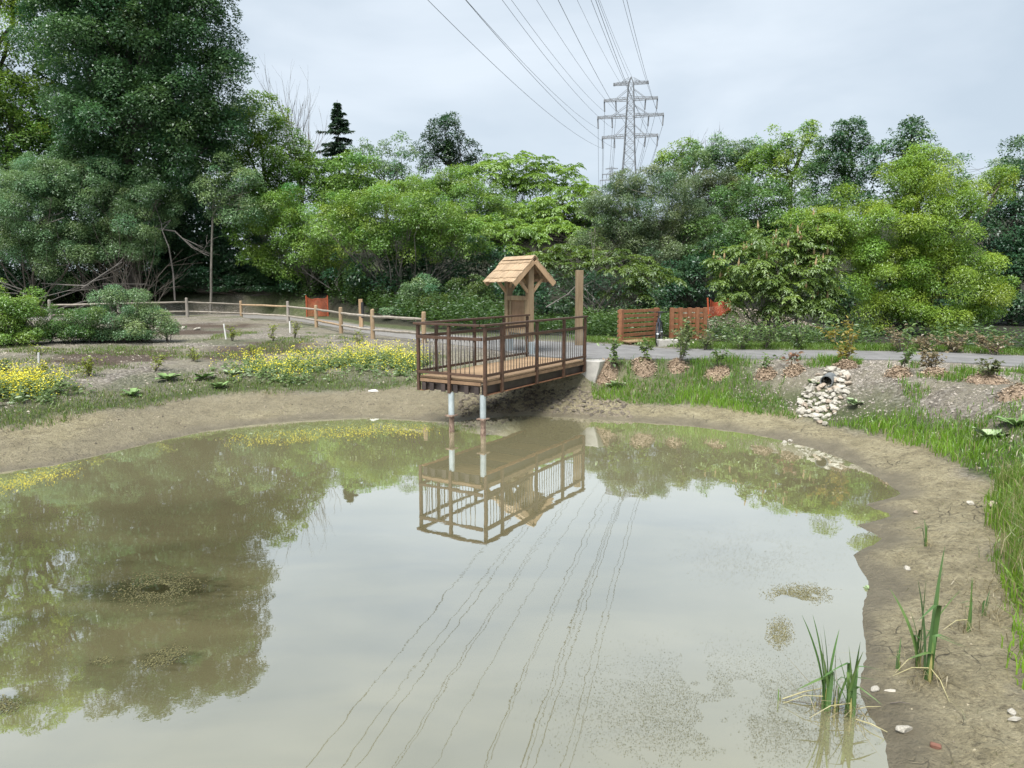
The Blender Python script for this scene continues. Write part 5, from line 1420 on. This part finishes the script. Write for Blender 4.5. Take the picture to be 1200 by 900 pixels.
sap = [(716, 440, .72, 'leggy dark leaved sapling beside the concrete abutment', GR, 70, 3, None), (757, 434, .58, 'narrow upright green sapling, second from the deck', ((.07, .12, .03), (.16, .24, .06)), 60, 2, None),
       (797, 434, .95, 'tallest bushy sapling, third from the deck', ((.08, .12, .04), (.2, .26, .1)), 130, 4, 14), (841, 439, .55, 'small green sapling on the largest bark mound', GR, 50, 2, None),
       (897, 438, .42, 'thin sapling on the fifth bark mound from the deck', GR, 30, 2, None), (931, 434, .42, 'thin reddish sapling just left of the white stones', RD, 26, 2, None),
       (990, 430, .78, 'yellow and red leaved sapling above the drain pipe', ((.18, .19, .045), (.36, .29, .08)), 120, 3, None), (1059, 437, .75, 'two tiered green sapling, first right of the white stones', GR, 70, 2, None),
       (1090, 437, .40, 'brownish twiggy sapling, second right of the white stones', BR, 70, 5, None), (1157, 448, .38, 'dull green bushy sapling on the wide brown mound', ((.06, .08, .03), (.16, .18, .08)), 80, 5, None)]
for k, (x, y, h, lab, cc, nl, st, fl) in enumerate(sap):
    sapling(ground(x, y), h * 1.12, lab, 70 + k, cc[0], cc[1], .105, .11, int(nl * 2.0), st, flowers=fl)
# shrubs beyond the path
vs2 = [(741, 0, 0)]
for k, (x, y, h, lab, cc, nl) in enumerate([(800, 410, .62, 'pale flowering shrub in front of the right slatted screen', ((.09, .13, .05), (.22, .27, .12)), 150), (826, 410, .55, 'leafy shrub at the right end of the right slatted screen', ((.09, .13, .05), (.2, .26, .1)), 110),
        (868, 409, .62, 'broad leaved verge shrub below the gravel mound', GR, 140), (897, 409, .66, 'upright verge shrub below the sumac', GR, 140), (935, 409, .7, 'reedy verge shrub with pale drooping blades', GR, 140),
        (1057, 412, .62, 'twiggy verge shrub behind the two tiered sapling', BR, 90), (1087, 412, .45, 'brown leaved verge shrub, left of the three brown ones', BR, 120), (1118, 413, .5, 'brown leaved verge shrub, middle of the three brown ones', BR, 140), (1166, 416, .55, 'brown leaved verge shrub, right of the three brown ones', BR, 160)]):
    sapling(at_z(x, y, PZ), h, lab, 90 + k, cc[0], cc[1], .095, .2, int(nl * 2), 6, 'verge_shrub', 'shrubs along the far verge', 'shrub', .15, 16 if k == 0 else None)
# meadow saplings on the left
for k, (x, y, h, lab, cc, nl) in enumerate([(6, 438, .30, 'small green sapling at the left edge of the meadow', GR, 50), (48, 450, .42, 'bushy yellow green sapling below the farthest left stake', YG, 120), (105, 441, .40, 'yellow green sapling in the open meadow', YG, 110), (182, 436, .36, 'reddish based sapling in the middle of the meadow', YG, 70),
        (227, 424, .34, 'small sapling left of the dark mulch strip', YG, 60), (272, 400, .55, 'wispy sapling beside the leaning white stake', YG, 70), (320, 400, .5, 'wispy sapling below the corner of the rail fence', YG, 70), (297, 420, .36, 'small sapling in front of the dark mulch strip', YG, 60), (46, 416, .25, 'flat topped yellowish seedling beside the farthest left stake', YG, 30),
        (345, 397, .5, 'wispy sapling right of the corner post', YG, 60), (420, 405, .4, 'pale weed below the rail fence', YG, 60)]):
    sapling(ground(x, y), h, lab, 110 + k, cc[0], cc[1], .075, .10, int(nl * 1.8), 4, 'meadow_sapling', 'saplings in the meadow', 'sapling', .1)
# broad leaved weeds
def rosette(loc, rad, label, seed, n=14, pale=False):
    r = np.random.default_rng(seed); root = empty('broadleaf_weed', tuple(loc)); tag(root, label, 'weed', 'broad leaved weeds')
    for k in range(n):
        a = r.uniform(0, 6.28); e = np.array([math.cos(a), math.sin(a), r.uniform(.25, 1.0)]); e /= np.linalg.norm(e); L_ = rad * r.uniform(.7, 1.2)
        m = MB(); s = np.array([-math.sin(a), math.cos(a), 0]); w = L_ * .26
        p0 = np.zeros(3); p1 = e * L_ * .45; p2 = e * L_ * .9 + (0, 0, -.10 * L_); p3 = e * L_ * 1.15 + (0, 0, -.28 * L_)
        m.poly([p0 + s * .004, p0 - s * .004, p1 - s * w * .8, p1 + s * w * .8, p2 - s * w, p2 + s * w, p3, (p1) + (0, 0, -.02), p2 + (0, 0, -.03)],
               [(0, 1, 7), (1, 2, 7), (0, 7, 3), (2, 4, 8, 7), (7, 8, 5, 3), (4, 6, 8), (8, 6, 5)])
        m.build('leaf', M_weed_pale if pale else M_weed, root, smooth=True)
M_weed = solid('weed_leaf', (.10, .18, .055), (.19, .30, .10), .6, 9, (1, 1, 1), .1); M_weed_pale = solid('pale_weed_leaf', (.22, .31, .15), (.36, .45, .27), .6, 9, (1, 1, 1), .1)
for k, (x, y, rad, lab, pale) in enumerate([(197, 446, .30, 'dark leafy weed in the middle of the meadow slope', 0), (239, 445, .26, 'dark leafy weed right of its larger neighbour', 0), (155, 465, .22, 'small weed by the grass strip of the left bank', 0), (257, 456, .24, 'weed at the left end of the yellow drift', 0), (273, 440, .26, 'pale leaved weed left of the yellow drift', 1),
        (722, 455, .24, 'pale leaved weed on the bank below the first bark mounds', 1), (1003, 476, .24, 'pale leaved weed right of the white stones', 1), (1160, 513, .30, 'pale umbrella leaved weed on the right bank', 1), (1190, 500, .28, 'leafy weed near the right edge of the bank', 0), (953, 452, .16, 'green weed growing left of the drain pipe', 0)]):
    rosette(ground(x, y), rad, lab, 130 + k, 13, pale)

# ------------------------------------------------------------------ stones and pipe
import bmesh
def stone_mesh(seed, mat, sub=2):
    r = np.random.default_rng(seed); bm = bmesh.new(); bmesh.ops.create_icosphere(bm, subdivisions=sub, radius=1)
    ph = r.uniform(0, 6, 6); planes = unit(r.normal(size=(7, 3))); off = r.uniform(.5, .85, 7)
    for v in bm.verts:
        c = np.array(v.co)
        for pl, of in zip(planes, off):
            e = c @ pl - of
            if e > 0: c = c - pl * e * .95
        c *= 1 + .06 * math.sin(5 * c[0] + ph[0]) + .06 * math.sin(6 * c[1] + ph[1])
        v.co = c * np.array([1, .82, .62])
    me = bpy.data.meshes.new('stone'); bm.to_mesh(me); bm.free()
    me.materials.append(mat); return me
STONES = [stone_mesh(200 + k, M_stone) for k in range(7)] + [stone_mesh(220 + k, M_stone_warm) for k in range(2)]
def stone(p, size, label, group, k=None, rz=None, sink=.3, name='stone'):
    o = obj(name, STONES[random.randrange(len(STONES)) if k is None else k]); o.location = (p[0], p[1], p[2] + size * (.6 - sink)); o.scale = (size * random.uniform(.85, 1.15), size * random.uniform(.85, 1.15), size * random.uniform(.8, 1.2))
    o.rotation_euler = (random.uniform(-.4, .4), random.uniform(-.4, .4), random.uniform(0, 6.28)); tag(o, label, 'stone', group); return o
random.seed(5)
PX, PY = 971.0, 450.0
pts = []; tries = 0
def in_rip(x, y):
    # outline of the stone apron in the photograph
    lo = np.interp(y, [434, 445, 456, 470, 480, 488], [968, 952, 945, 936, 936, 937]); hi = np.interp(y, [434, 445, 456, 470, 480, 488], [985, 996, 995, 987, 981, 980])
    return lo < x < hi
while len(pts) < 130 and tries < 6000:
    tries += 1; x, y = random.uniform(934, 998), random.uniform(434, 490)
    if not in_rip(x, y) or (abs(x - PX) < 6.5 and -7 < y - PY < 6): continue
    if any((x - a) ** 2 + ((y - b) * 1.35) ** 2 < random.uniform(3.6, 5.4) ** 2 for a, b in pts): continue
    pts.append((x, y))
for (x, y) in pts:
    big = y < 458
    stone(ground(x, y), random.choice((.04, .055, .065, .08, .095)) * random.uniform(.85, 1.15), 'pale rounded stone in the apron round the drain pipe', 'stones of the drain apron', sink=.25)
for (x, y, s, k) in [(976, 438, .15, 0), (992, 442, .12, 1), (985, 450, .10, 2), (961, 447, .10, 3), (939, 484, .10, 4)]:
    stone(ground(x, y), s, ['largest white boulder on top of the drain pipe', 'angular white boulder right of the drain pipe', 'flat white boulder at the right side of the pipe', 'white boulder at the left side of the pipe', 'tallest round stone at the lower left corner of the apron'][k], 'boulders by the drain pipe', k)
for (x, y, s, lab) in [(957, 494, .07, 'left stone of the small heap below the apron'), (966, 492, .075, 'top stone of the small heap below the apron'), (960, 497, .07, 'middle stone of the small heap below the apron'), (967, 498.5, .09, 'lowest and largest stone of the small heap below the apron')]:
    stone(ground(x, y), s, lab, 'small heap of stones on the mud')
for (x, y, s, lab) in [(919, 520, .055, 'white stone at the waterline, left of a pair'), (926, 518, .05, 'white stone at the waterline, right of a pair')]:
    stone(ground(x, y), s, lab, 'pair of stones at the waterline', 0)
for (x, y, s, lab, kk) in [(1136.5, 593, .055, 'small white stone lying on the cracked mud at right', 1), (1063, 668, .045, 'pale angular stone on the mud above the tall reeds', 2), (1025, 809, .032, 'white pebble right of the reeds standing in water', 3), (1059, 859, .052, 'cream angular stone near the bottom edge on the mud', 5),
        (1186, 838, .032, 'white flat pebble at the lower right edge', 4), (1073, 603, .04, 'pale stone by the muddy inlet', 7), (215, 386, .16, 'white stone on the brush mound by the fence', 2), (231, 387, .13, 'round white stone left of the leaning stake', 3)]:
    stone(ground(x, y), s, lab, None, kk)
for (x, y, s, lab, kk) in [(800, 404, .1, 'white stone beside the low concrete block', 0), (808, 404.5, .11, 'white stone in front of the right slatted screen', 1), (793, 403.5, .09, 'white stone touching the low concrete block', 3)]:
    stone(at_z(x, y, PZ), s, lab, None, kk)
g = ground(1096, 877)
o = MB().box((0, 0, .014), (.062, .032, .03)).build('brick_fragment', M_brick, loc=tuple(g), bevel=.005); o.rotation_euler = (.1, .05, -.5); tag(o, 'small red brick fragment on the mud near the bottom edge', 'brick')
g = ground(1188, 846)
o = MB().poly([(-.05, -.01, .0), (.0, -.022, 0), (.05, 0, 0), (.01, .02, 0), (-.045, -.01, .012), (.0, -.018, .014), (.045, 0, .01), (.01, .016, .013)], [(3, 2, 1, 0), (4, 5, 6, 7), (0, 1, 5, 4), (1, 2, 6, 5), (2, 3, 7, 6), (3, 0, 4, 7)]).build('stone_chip', M_stone, loc=tuple(g)); tag(o, 'flat pale stone chip at the lower right edge', 'stone')
g = ground(1043, 811)
o = MB().poly([(-.045, 0, 0), (-.01, -.012, 0), (.03, -.02, 0), (.045, .004, 0), (.01, .016, 0), (-.04, .002, .007), (-.01, -.008, .009), (.025, -.014, .008), (.04, .004, .007), (.01, .012, .009)], [(4, 3, 2, 1, 0), (5, 6, 7, 8, 9), (0, 1, 6, 5), (1, 2, 7, 6), (2, 3, 8, 7), (3, 4, 9, 8), (4, 0, 5, 9)]).build('shell_fragment', M_stone, loc=tuple(g)); tag(o, 'white shell fragment on the mud right of the pebble', 'shell')
g = ground(437, 460)
o = MB().poly([(-.12, 0, 0), (0, -.05, 0), (.14, -.02, 0), (.05, .05, 0), (-.11, 0, .03), (0, -.04, .06), (.13, -.02, .02), (.05, .045, .05)], [(3, 2, 1, 0), (4, 5, 6, 7), (0, 1, 5, 4), (1, 2, 6, 5), (2, 3, 7, 6), (3, 0, 4, 7)]).build('litter', M_white, loc=tuple(g)); tag(o, 'scrap of white litter on the mud left of the deck', 'litter')
# corrugated outlet pipe
g = ground(971, 457); pc_ = np.array([g[0], g[1] + .10, g[2] + .13])
root = empty('drain_pipe', tuple(pc_)); tag(root, 'grey corrugated drain pipe mouth among white stones', 'pipe')
ax3 = unit(np.array([-.55, -.8, -.06])); bx3 = unit(np.cross(ax3, (0, 0, 1.0))); cx3 = np.cross(bx3, ax3)
V, Fc = [], []; na = 28; prof = []
for i in range(30): prof.append((-.36 + i * .0145, .122 + (.008 if i % 2 else 0)))
prof += [(.075, .128), (.075, .108), (-.34, .108)]
for (l, rad) in prof:
    for k in range(na):
        a = 2 * math.pi * k / na; V.append(tuple(ax3 * l + (bx3 * math.cos(a) + cx3 * math.sin(a)) * rad))
for i in range(len(prof) - 1):
    for k in range(na): Fc.append((i * na + k, i * na + (k + 1) % na, (i + 1) * na + (k + 1) % na, (i + 1) * na + k))
Fc.append(tuple((len(prof) - 1) * na + k for k in range(na)))
MB().poly(V, Fc).build('pipe_wall', M_pipe, root)
for (x, y, sz, lab, kk) in [(1164, 597, .085, 'grey stone half hidden in the grass at the right edge', 7), (1172, 603, .07, 'grey stone behind its neighbour in the grass at the right edge', 8), (1180, 586, .06, 'small pale stone among grass near the right edge', 1), (1192, 622, .06, 'pale stone in the sedge at the right edge', 2)]:
    stone(ground(x, y), sz, lab, None, kk, sink=.4)

# ------------------------------------------------------------------ cattail reeds
M_reed = []
for k, (c1, c2) in enumerate([((.045, .105, .03), (.10, .19, .05)), ((.07, .13, .035), (.14, .22, .06)), ((.26, .24, .11), (.42, .38, .2))]):
    M_reed.append(solid('reed_leaf_%d' % k, c1, c2, .5, 3, (1, 1, .3), .05))
M_reed_base = solid('reed_base', (.22, .21, .07), (.36, .33, .13), .6, 4, (1, 1, .4), .05)
def reed(loc, hs, label, seed, dry=1, spread=.16, width=.017):
    rr = random.Random(seed); root = empty('cattail_clump', tuple(loc)); tag(root, label, 'reeds', 'cattail reeds on the near mud')
    for k, h in enumerate(hs):
        h *= 1.22
        a = rr.uniform(0, 6.28); ln = abs(rr.gauss(spread, .07)); d = np.array([math.cos(a), math.sin(a) * .6, 0]); s = np.array([math.cos(a + 1.3), math.sin(a + 1.3), 0]); n = 9
        b0 = np.array([rr.gauss(0, .012), rr.gauss(0, .012), -.02]); V = []
        w0 = width * 1.45 * rr.uniform(.75, 1.15); tw = rr.uniform(-.8, .8)
        kink = rr.random() < .28; kd = np.array([rr.choice((-1, 1)), rr.uniform(-.6, .2), 0]); kt = rr.uniform(.5, .75)
        for i in range(n):
            t = i / (n - 1); p = b0 + np.array([0, 0, h * t * (1 - .06 * t)]) + d * h * ln * (t ** 1.8) * 1.6
            if kink and t > kt: p = p + (kd * .7 + np.array([0, 0, -1.15])) * h * (t - kt)
            q = s * math.cos(tw * t) + np.array([-s[1], s[0], 0]) * math.sin(tw * t); w = w0 * (.75 + .6 * t - 1.33 * t ** 3) * .5 + .0006
            nn = np.array([-q[1], q[0], 0]) * w * .35
            V += [p - q * w, p + nn, p + q * w]
        fs = []
        for i in range(n - 1):
            fs += [(3 * i, 3 * i + 1, 3 * i + 4, 3 * i + 3), (3 * i + 1, 3 * i + 2, 3 * i + 5, 3 * i + 4)]
        MB().poly(V, fs).build('leaf_blade', M_reed[rr.choice((0, 0, 1))], root, smooth=True)
    MB().tube([(0, 0, -.06), (0, 0, .14 * max(hs)), (.0, 0, .26 * max(hs))], [width * .6, width * .5, width * .12], 8).build('sheath', M_reed_base, root)
    for k in range(dry):
        a = rr.uniform(-2.6, -.5) if k % 2 else rr.uniform(-3.6, -2.6); L_ = rr.uniform(.18, .34); d = np.array([math.cos(a), math.sin(a), 0])
        MB().tube([(0, 0, .10), d * L_ * .5 + (0, 0, .09), d * L_ + (0, 0, .012)], [.004, .0035, .0015], 4).build('dry_leaf', M_reed[2], root)
reed(at_z(967, 832, 0), [.62, .57, .52, .44, .38, .60, .3, .5, .47], 'left upright cattail clump standing in the shallow water', 11, 1, .05)
reed(at_z(978, 834, 0), [.42, .34, .38, .28], 'middle short cattail shoot in the shallow water', 12, 0, .06, .014)
reed(at_z(996, 840, 0), [.54, .52, .46, .44, .5, .36, .40, .30, .47, .42], 'right spreading cattail clump at the edge of the water', 13, 1, .14)
reed(ground(1089, 800), [.88, .82, .74, .62, .4, .7], 'tallest cattail clump on the mud with one bent leaf', 14, 2, .08, .022)
reed(ground(1077, 782), [.55, .5, .62, .4, .45, .52, .36], 'cattail clump just left of the tallest one', 15, 1, .12)
reed(ground(1133, 740), [.42, .36, .3, .4], 'thin dark cattail shoot right of the tallest clump', 16, 1, .07, .012)
reed(ground(1086, 640), [.30, .27, .22, .24], 'small cattail shoot beside the muddy inlet', 17, 0, .09, .012)
reed(ground(1054, 785), [.22, .18, .15], 'tiny pale shoot left of the tall cattails', 18, 0, .12, .008)
reed(ground(1152, 722), [.24, .2, .22], 'thin cattail shoot below the tall grass at the right', 19, 0, .08, .009)
reed(at_z(955, 828, 0), [.16, .12], 'tiny yellow shoot in water left of the reeds', 20, 0, .04, .007)
reed(at_z(914, 820, 0), [.10, .08], 'lone tiny shoot far out in the shallow water', 21, 0, .04, .006)
# tall sedge fringe along the right edge
def dens_sedge(x, y, d, p):
    return sstep(1.0, 1.25, d + (fbm(x * 3, y * 3, 2, 19) - .5) * .35) * (x > 3.3) * (y < 9.5) * (y > 5.2) * (.25 + .75 * clump(x, y, 2.2, 81, .4, .55))
P, d, p, r = scatter(30000, 3.3, 7.5, 5.2, 9.5, dens_sedge, 8)
n = len(P)
C = colmix((.075, .14, .030), (.20, .31, .055), np.clip(r.normal(.5, .25, n), 0, 1)); dry = r.random(n) < .24; C[dry] = (.33, .29, .16)
tag(obj('grass', blades_mesh('grass', P, r.uniform(.15, .46, n), r.uniform(.005, .010, n), C, .32, 9)), 'tall fine sedge fringe at the right edge of the mud', 'grass', None, 'stuff')
# sparse sprouts and straw on the near mud
def dens_sprout(x, y, d, p): return (d > .25) * (d < 1.6) * (x > 2.2) * (y < 9) * (.04 + .2 * clump(x, y, 1.8, 85, .55, .65))
P, d, p, r = scatter(5000, 2.2, 6, 3.6, 9, dens_sprout, 10)
n = len(P); C = colmix((.10, .12, .05), (.34, .30, .18), r.random(n))
tag(obj('straw', blades_mesh('straw', P, r.uniform(.03, .10, n), r.uniform(.003, .006, n), C, 2.2, 11, 1.5)), 'sparse sprouts and bits of straw on the near mud', 'straw', None, 'stuff')

# dead thatch at the foot of the reeds and along the sedge
_r = np.random.default_rng(77); _P = []
for (x_, y_, k_, s_) in [(967, 832, 26, .05), (996, 840, 34, .06), (1089, 800, 40, .07), (1077, 782, 34, .06), (1133, 740, 26, .06), (1086, 640, 16, .05), (1152, 722, 30, .08), (1180, 730, 60, .16), (1165, 690, 60, .16), (1190, 700, 60, .16)]:
    g_ = ground(x_, y_); q_ = g_[None, :2] + _r.normal(0, s_, (k_, 2)); _P.append(np.stack([q_[:, 0], q_[:, 1], np.maximum(height(q_[:, 0], q_[:, 1]), 0) + .004], 1))
_P = np.concatenate(_P); _n = len(_P)
tag(obj('straw', blades_mesh('straw', _P, _r.uniform(.05, .17, _n), _r.uniform(.004, .008, _n), colmix((.16, .14, .08), (.40, .35, .22), _r.random(_n)), 2.0, 12, 1.6)), 'dead brown thatch round the feet of the reeds', 'straw', None, 'stuff')

# lying stalks and twigs by the reeds
for k, (a, b, z0, z1, rad, lab, mt) in enumerate([((917, 819), (966, 806), 0.01, .07, .005, 'pale broken stalk slanting over the water left of the reeds', 2), ((920, 820), (1015, 837), .006, .012, .003, 'thin dark twig lying in the water under the reeds', None), ((1000, 832), (1032, 828), .01, .04, .004, 'pale stalk lying on the mud right of the reeds', 2), ((1003, 843), (1040, 858), .012, .03, .004, 'curved dry stalk at the muddy edge below the reeds', 2), ((1043, 825), (1066, 828), .05, .06, .004, 'short dark twig on the mud below the tallest cattail', None)]):
    p0 = at_z(*a, z0); p1 = at_z(*b, z1)
    if k >= 2: p0[2] = max(p0[2], hz(p0[0], p0[1]) + .006); p1[2] = max(p1[2], hz(p1[0], p1[1]) + .006)
    mid = (p0 + p1) / 2 + np.array([0, 0, .012])
    o = MB().tube([np.zeros(3), mid - p0, p1 - p0], [rad, rad, rad * .5], 5).build('fallen_stalk', M_reed[2] if mt else M_bark, loc=tuple(p0)); tag(o, lab, 'stalk', 'fallen stalks by the reeds')
# little broad leaved seedling at the waterline
rosette(ground(1018, 690), .055, 'tiny seedling at the waterline above the reeds', 160, 6, 1)

# dark clods and pebbles pressed into the mud
def clods(name, n, x0, x1, y0, y1, dens, size, ca, cb, label, seed):
    P, d, p, r = scatter(n, x0, x1, y0, y1, dens, seed); n = len(P)
    base = np.array([[1, 0, 0], [-.5, .8, 0], [-.5, -.8, 0], [.3, .1, .7], [-.4, .1, .5]]); Fb = np.array([[0, 1, 3], [1, 4, 3], [1, 2, 4], [2, 0, 3], [2, 3, 4]])
    a = r.uniform(0, 6.28, n); s = size * r.uniform(.4, 1.3, n) ** 1.3
    rot = np.stack([np.stack([np.cos(a), -np.sin(a), 0 * a], 1), np.stack([np.sin(a), np.cos(a), 0 * a], 1), np.stack([0 * a, 0 * a, 1 + 0 * a], 1)], 1)
    V = np.einsum('nij,kj->nki', rot, base) * s[:, None, None] * r.uniform(.75, 1.25, (n, 5, 3)) + P[:, None]
    Fq = (np.arange(n)[:, None, None] * 5 + Fb[None]).reshape(-1, 3)
    C = colmix(ca, cb, r.random(n))
    tag(obj(name, np_mesh(name, V.reshape(-1, 3), Fq, M_attr, np.repeat(C, 5, 0))), label, name, None, 'stuff')
clods('clods', 16000, -15, 1.0, 10, 18, lambda x, y, d, p: (d > .1) * (d < 1.9) * (.12 + .6 * clump(x, y, 1.2, 87, .5, .62)), .024, (.07, .06, .042), (.32, .28, .2), 'crumbs of mud on the left beach', 41)
clods('clods', 2200, -1.2, 2.6, 15.2, 17.6, lambda x, y, d, p: (d > .15) * (d < 2.2) * .9, .055, (.07, .06, .045), (.20, .17, .125), 'dark trampled clods of mud under the deck', 42)
clods('clods', 40000, 1.2, 8.5, 4, 17, lambda x, y, d, p: (d > .12) * (d < 1.4) * (.12 + .5 * clump(x, y, 1.0, 88, .5, .62)), .012, (.09, .075, .05), (.36, .32, .22), 'crumbs of mud on the right beach', 43)
clods('gravel', 48000, 4.8, 14, 8, 19.5, lambda x, y, d, p: (d > 1.3) * (p > .1) * (.25 + .5 * clump(x, y, .8, 89, .42, .6)), .027, (.12, .105, .088), (.36, .325, .28), 'coarse gravel covering the right bank', 44)
clods('gravel', 26000, -19, -1.5, 12, 26, lambda x, y, d, p: (d > 2.2) * (p > .1) * (.15 + .5 * clump(x, y, .6, 90, .42, .6)), .026, (.18, .155, .12), (.46, .42, .35), 'gravel and straw crumbs in the left meadow', 45)
clods('gravel', 3500, MOUND[0] - 3.4, MOUND[0] + 3, MOUND[1] - 3.5, MOUND[1] + 1, lambda x, y, d, p: (p > .2) * .8, .04, (.15, .12, .09), (.36, .31, .26), 'brown gravel on the mound behind the right screen', 46)

# floating and sunken algae mats
def algae(name, n, px, py, rx, ry, label, seed, ca=(.06, .06, .025), cb=(.16, .15, .06), size=.014, rot=0.0):
    r = np.random.default_rng(seed); q = np.sqrt(r.random(n)) * r.uniform(.4, 1.15, n); a = r.uniform(0, 6.28, n)
    ex, ey = np.cos(a) * q * rx, np.sin(a) * q * ry
    X = px + ex * math.cos(rot) - ey * math.sin(rot); Yp = py + ex * math.sin(rot) + ey * math.cos(rot)
    u = (X - 600) / FPX; v = (450 - Yp) / FPX; t = -EYE / (-_s + v * _c); x = u * t; y = (_c + v * _s) * t
    k = (fbm(x * 3.5, y * 3.5, 3, seed) > .34) & (shore_d(x, y) < -.02); x, y = x[k], y[k]; n = len(x)
    P = np.stack([x, y, r.uniform(.001, .004, n)], 1); Nn = unit(np.array([0, 0, 1.0])[None] + r.normal(size=(n, 3)) * .12); T_ = unit(r.normal(size=(n, 3)) * np.array([1, 1, .1]))
    Ls = size * r.uniform(.5, 1.6, n)
    tag(obj(name, leaves_mesh(name, P, Nn, T_, Ls, Ls * .6, colmix(ca, cb, r.random(n)), M_attr)), label, 'algae', None, 'stuff')
algae('algae_mat', 2600, 185, 690, 58, 22, 'dark algae mat in the maple reflection at left', 51, rot=-.15)
algae('algae_mat', 900, 192, 770, 32, 11, 'narrow algae streak below the larger left mat', 52, rot=-.35)
algae('algae_mat', 220, 120, 775, 16, 5, 'small algae streak left of the narrow one', 53, rot=-.1)
algae('algae_mat', 400, 6, 825, 22, 14, 'algae clump at the lower left edge', 54)
algae('algae_mat', 2600, 938, 696, 46, 13, 'olive algae mat left of the muddy shore', 55, (.10, .095, .04), (.24, .22, .11), .011)
algae('algae_mat', 1300, 914, 742, 18, 22, 'round olive algae patch below the larger right mat', 56, (.10, .095, .04), (.24, .22, .11), .010)
algae('algae_mat', 17000, 830, 830, 200, 85, 'fine algae scum spread over the near shallows', 57, (.07, .072, .04), (.17, .165, .10), .006)
algae('algae_mat', 5000, 950, 840, 90, 60, 'fine algae scum round the reeds', 58, (.07, .072, .04), (.17, .165, .10), .006)
algae('algae_mat', 5000, 880, 650, 110, 40, 'sparse algae specks drifting off the right shore', 59, (.08, .08, .05), (.2, .19, .12), .006)
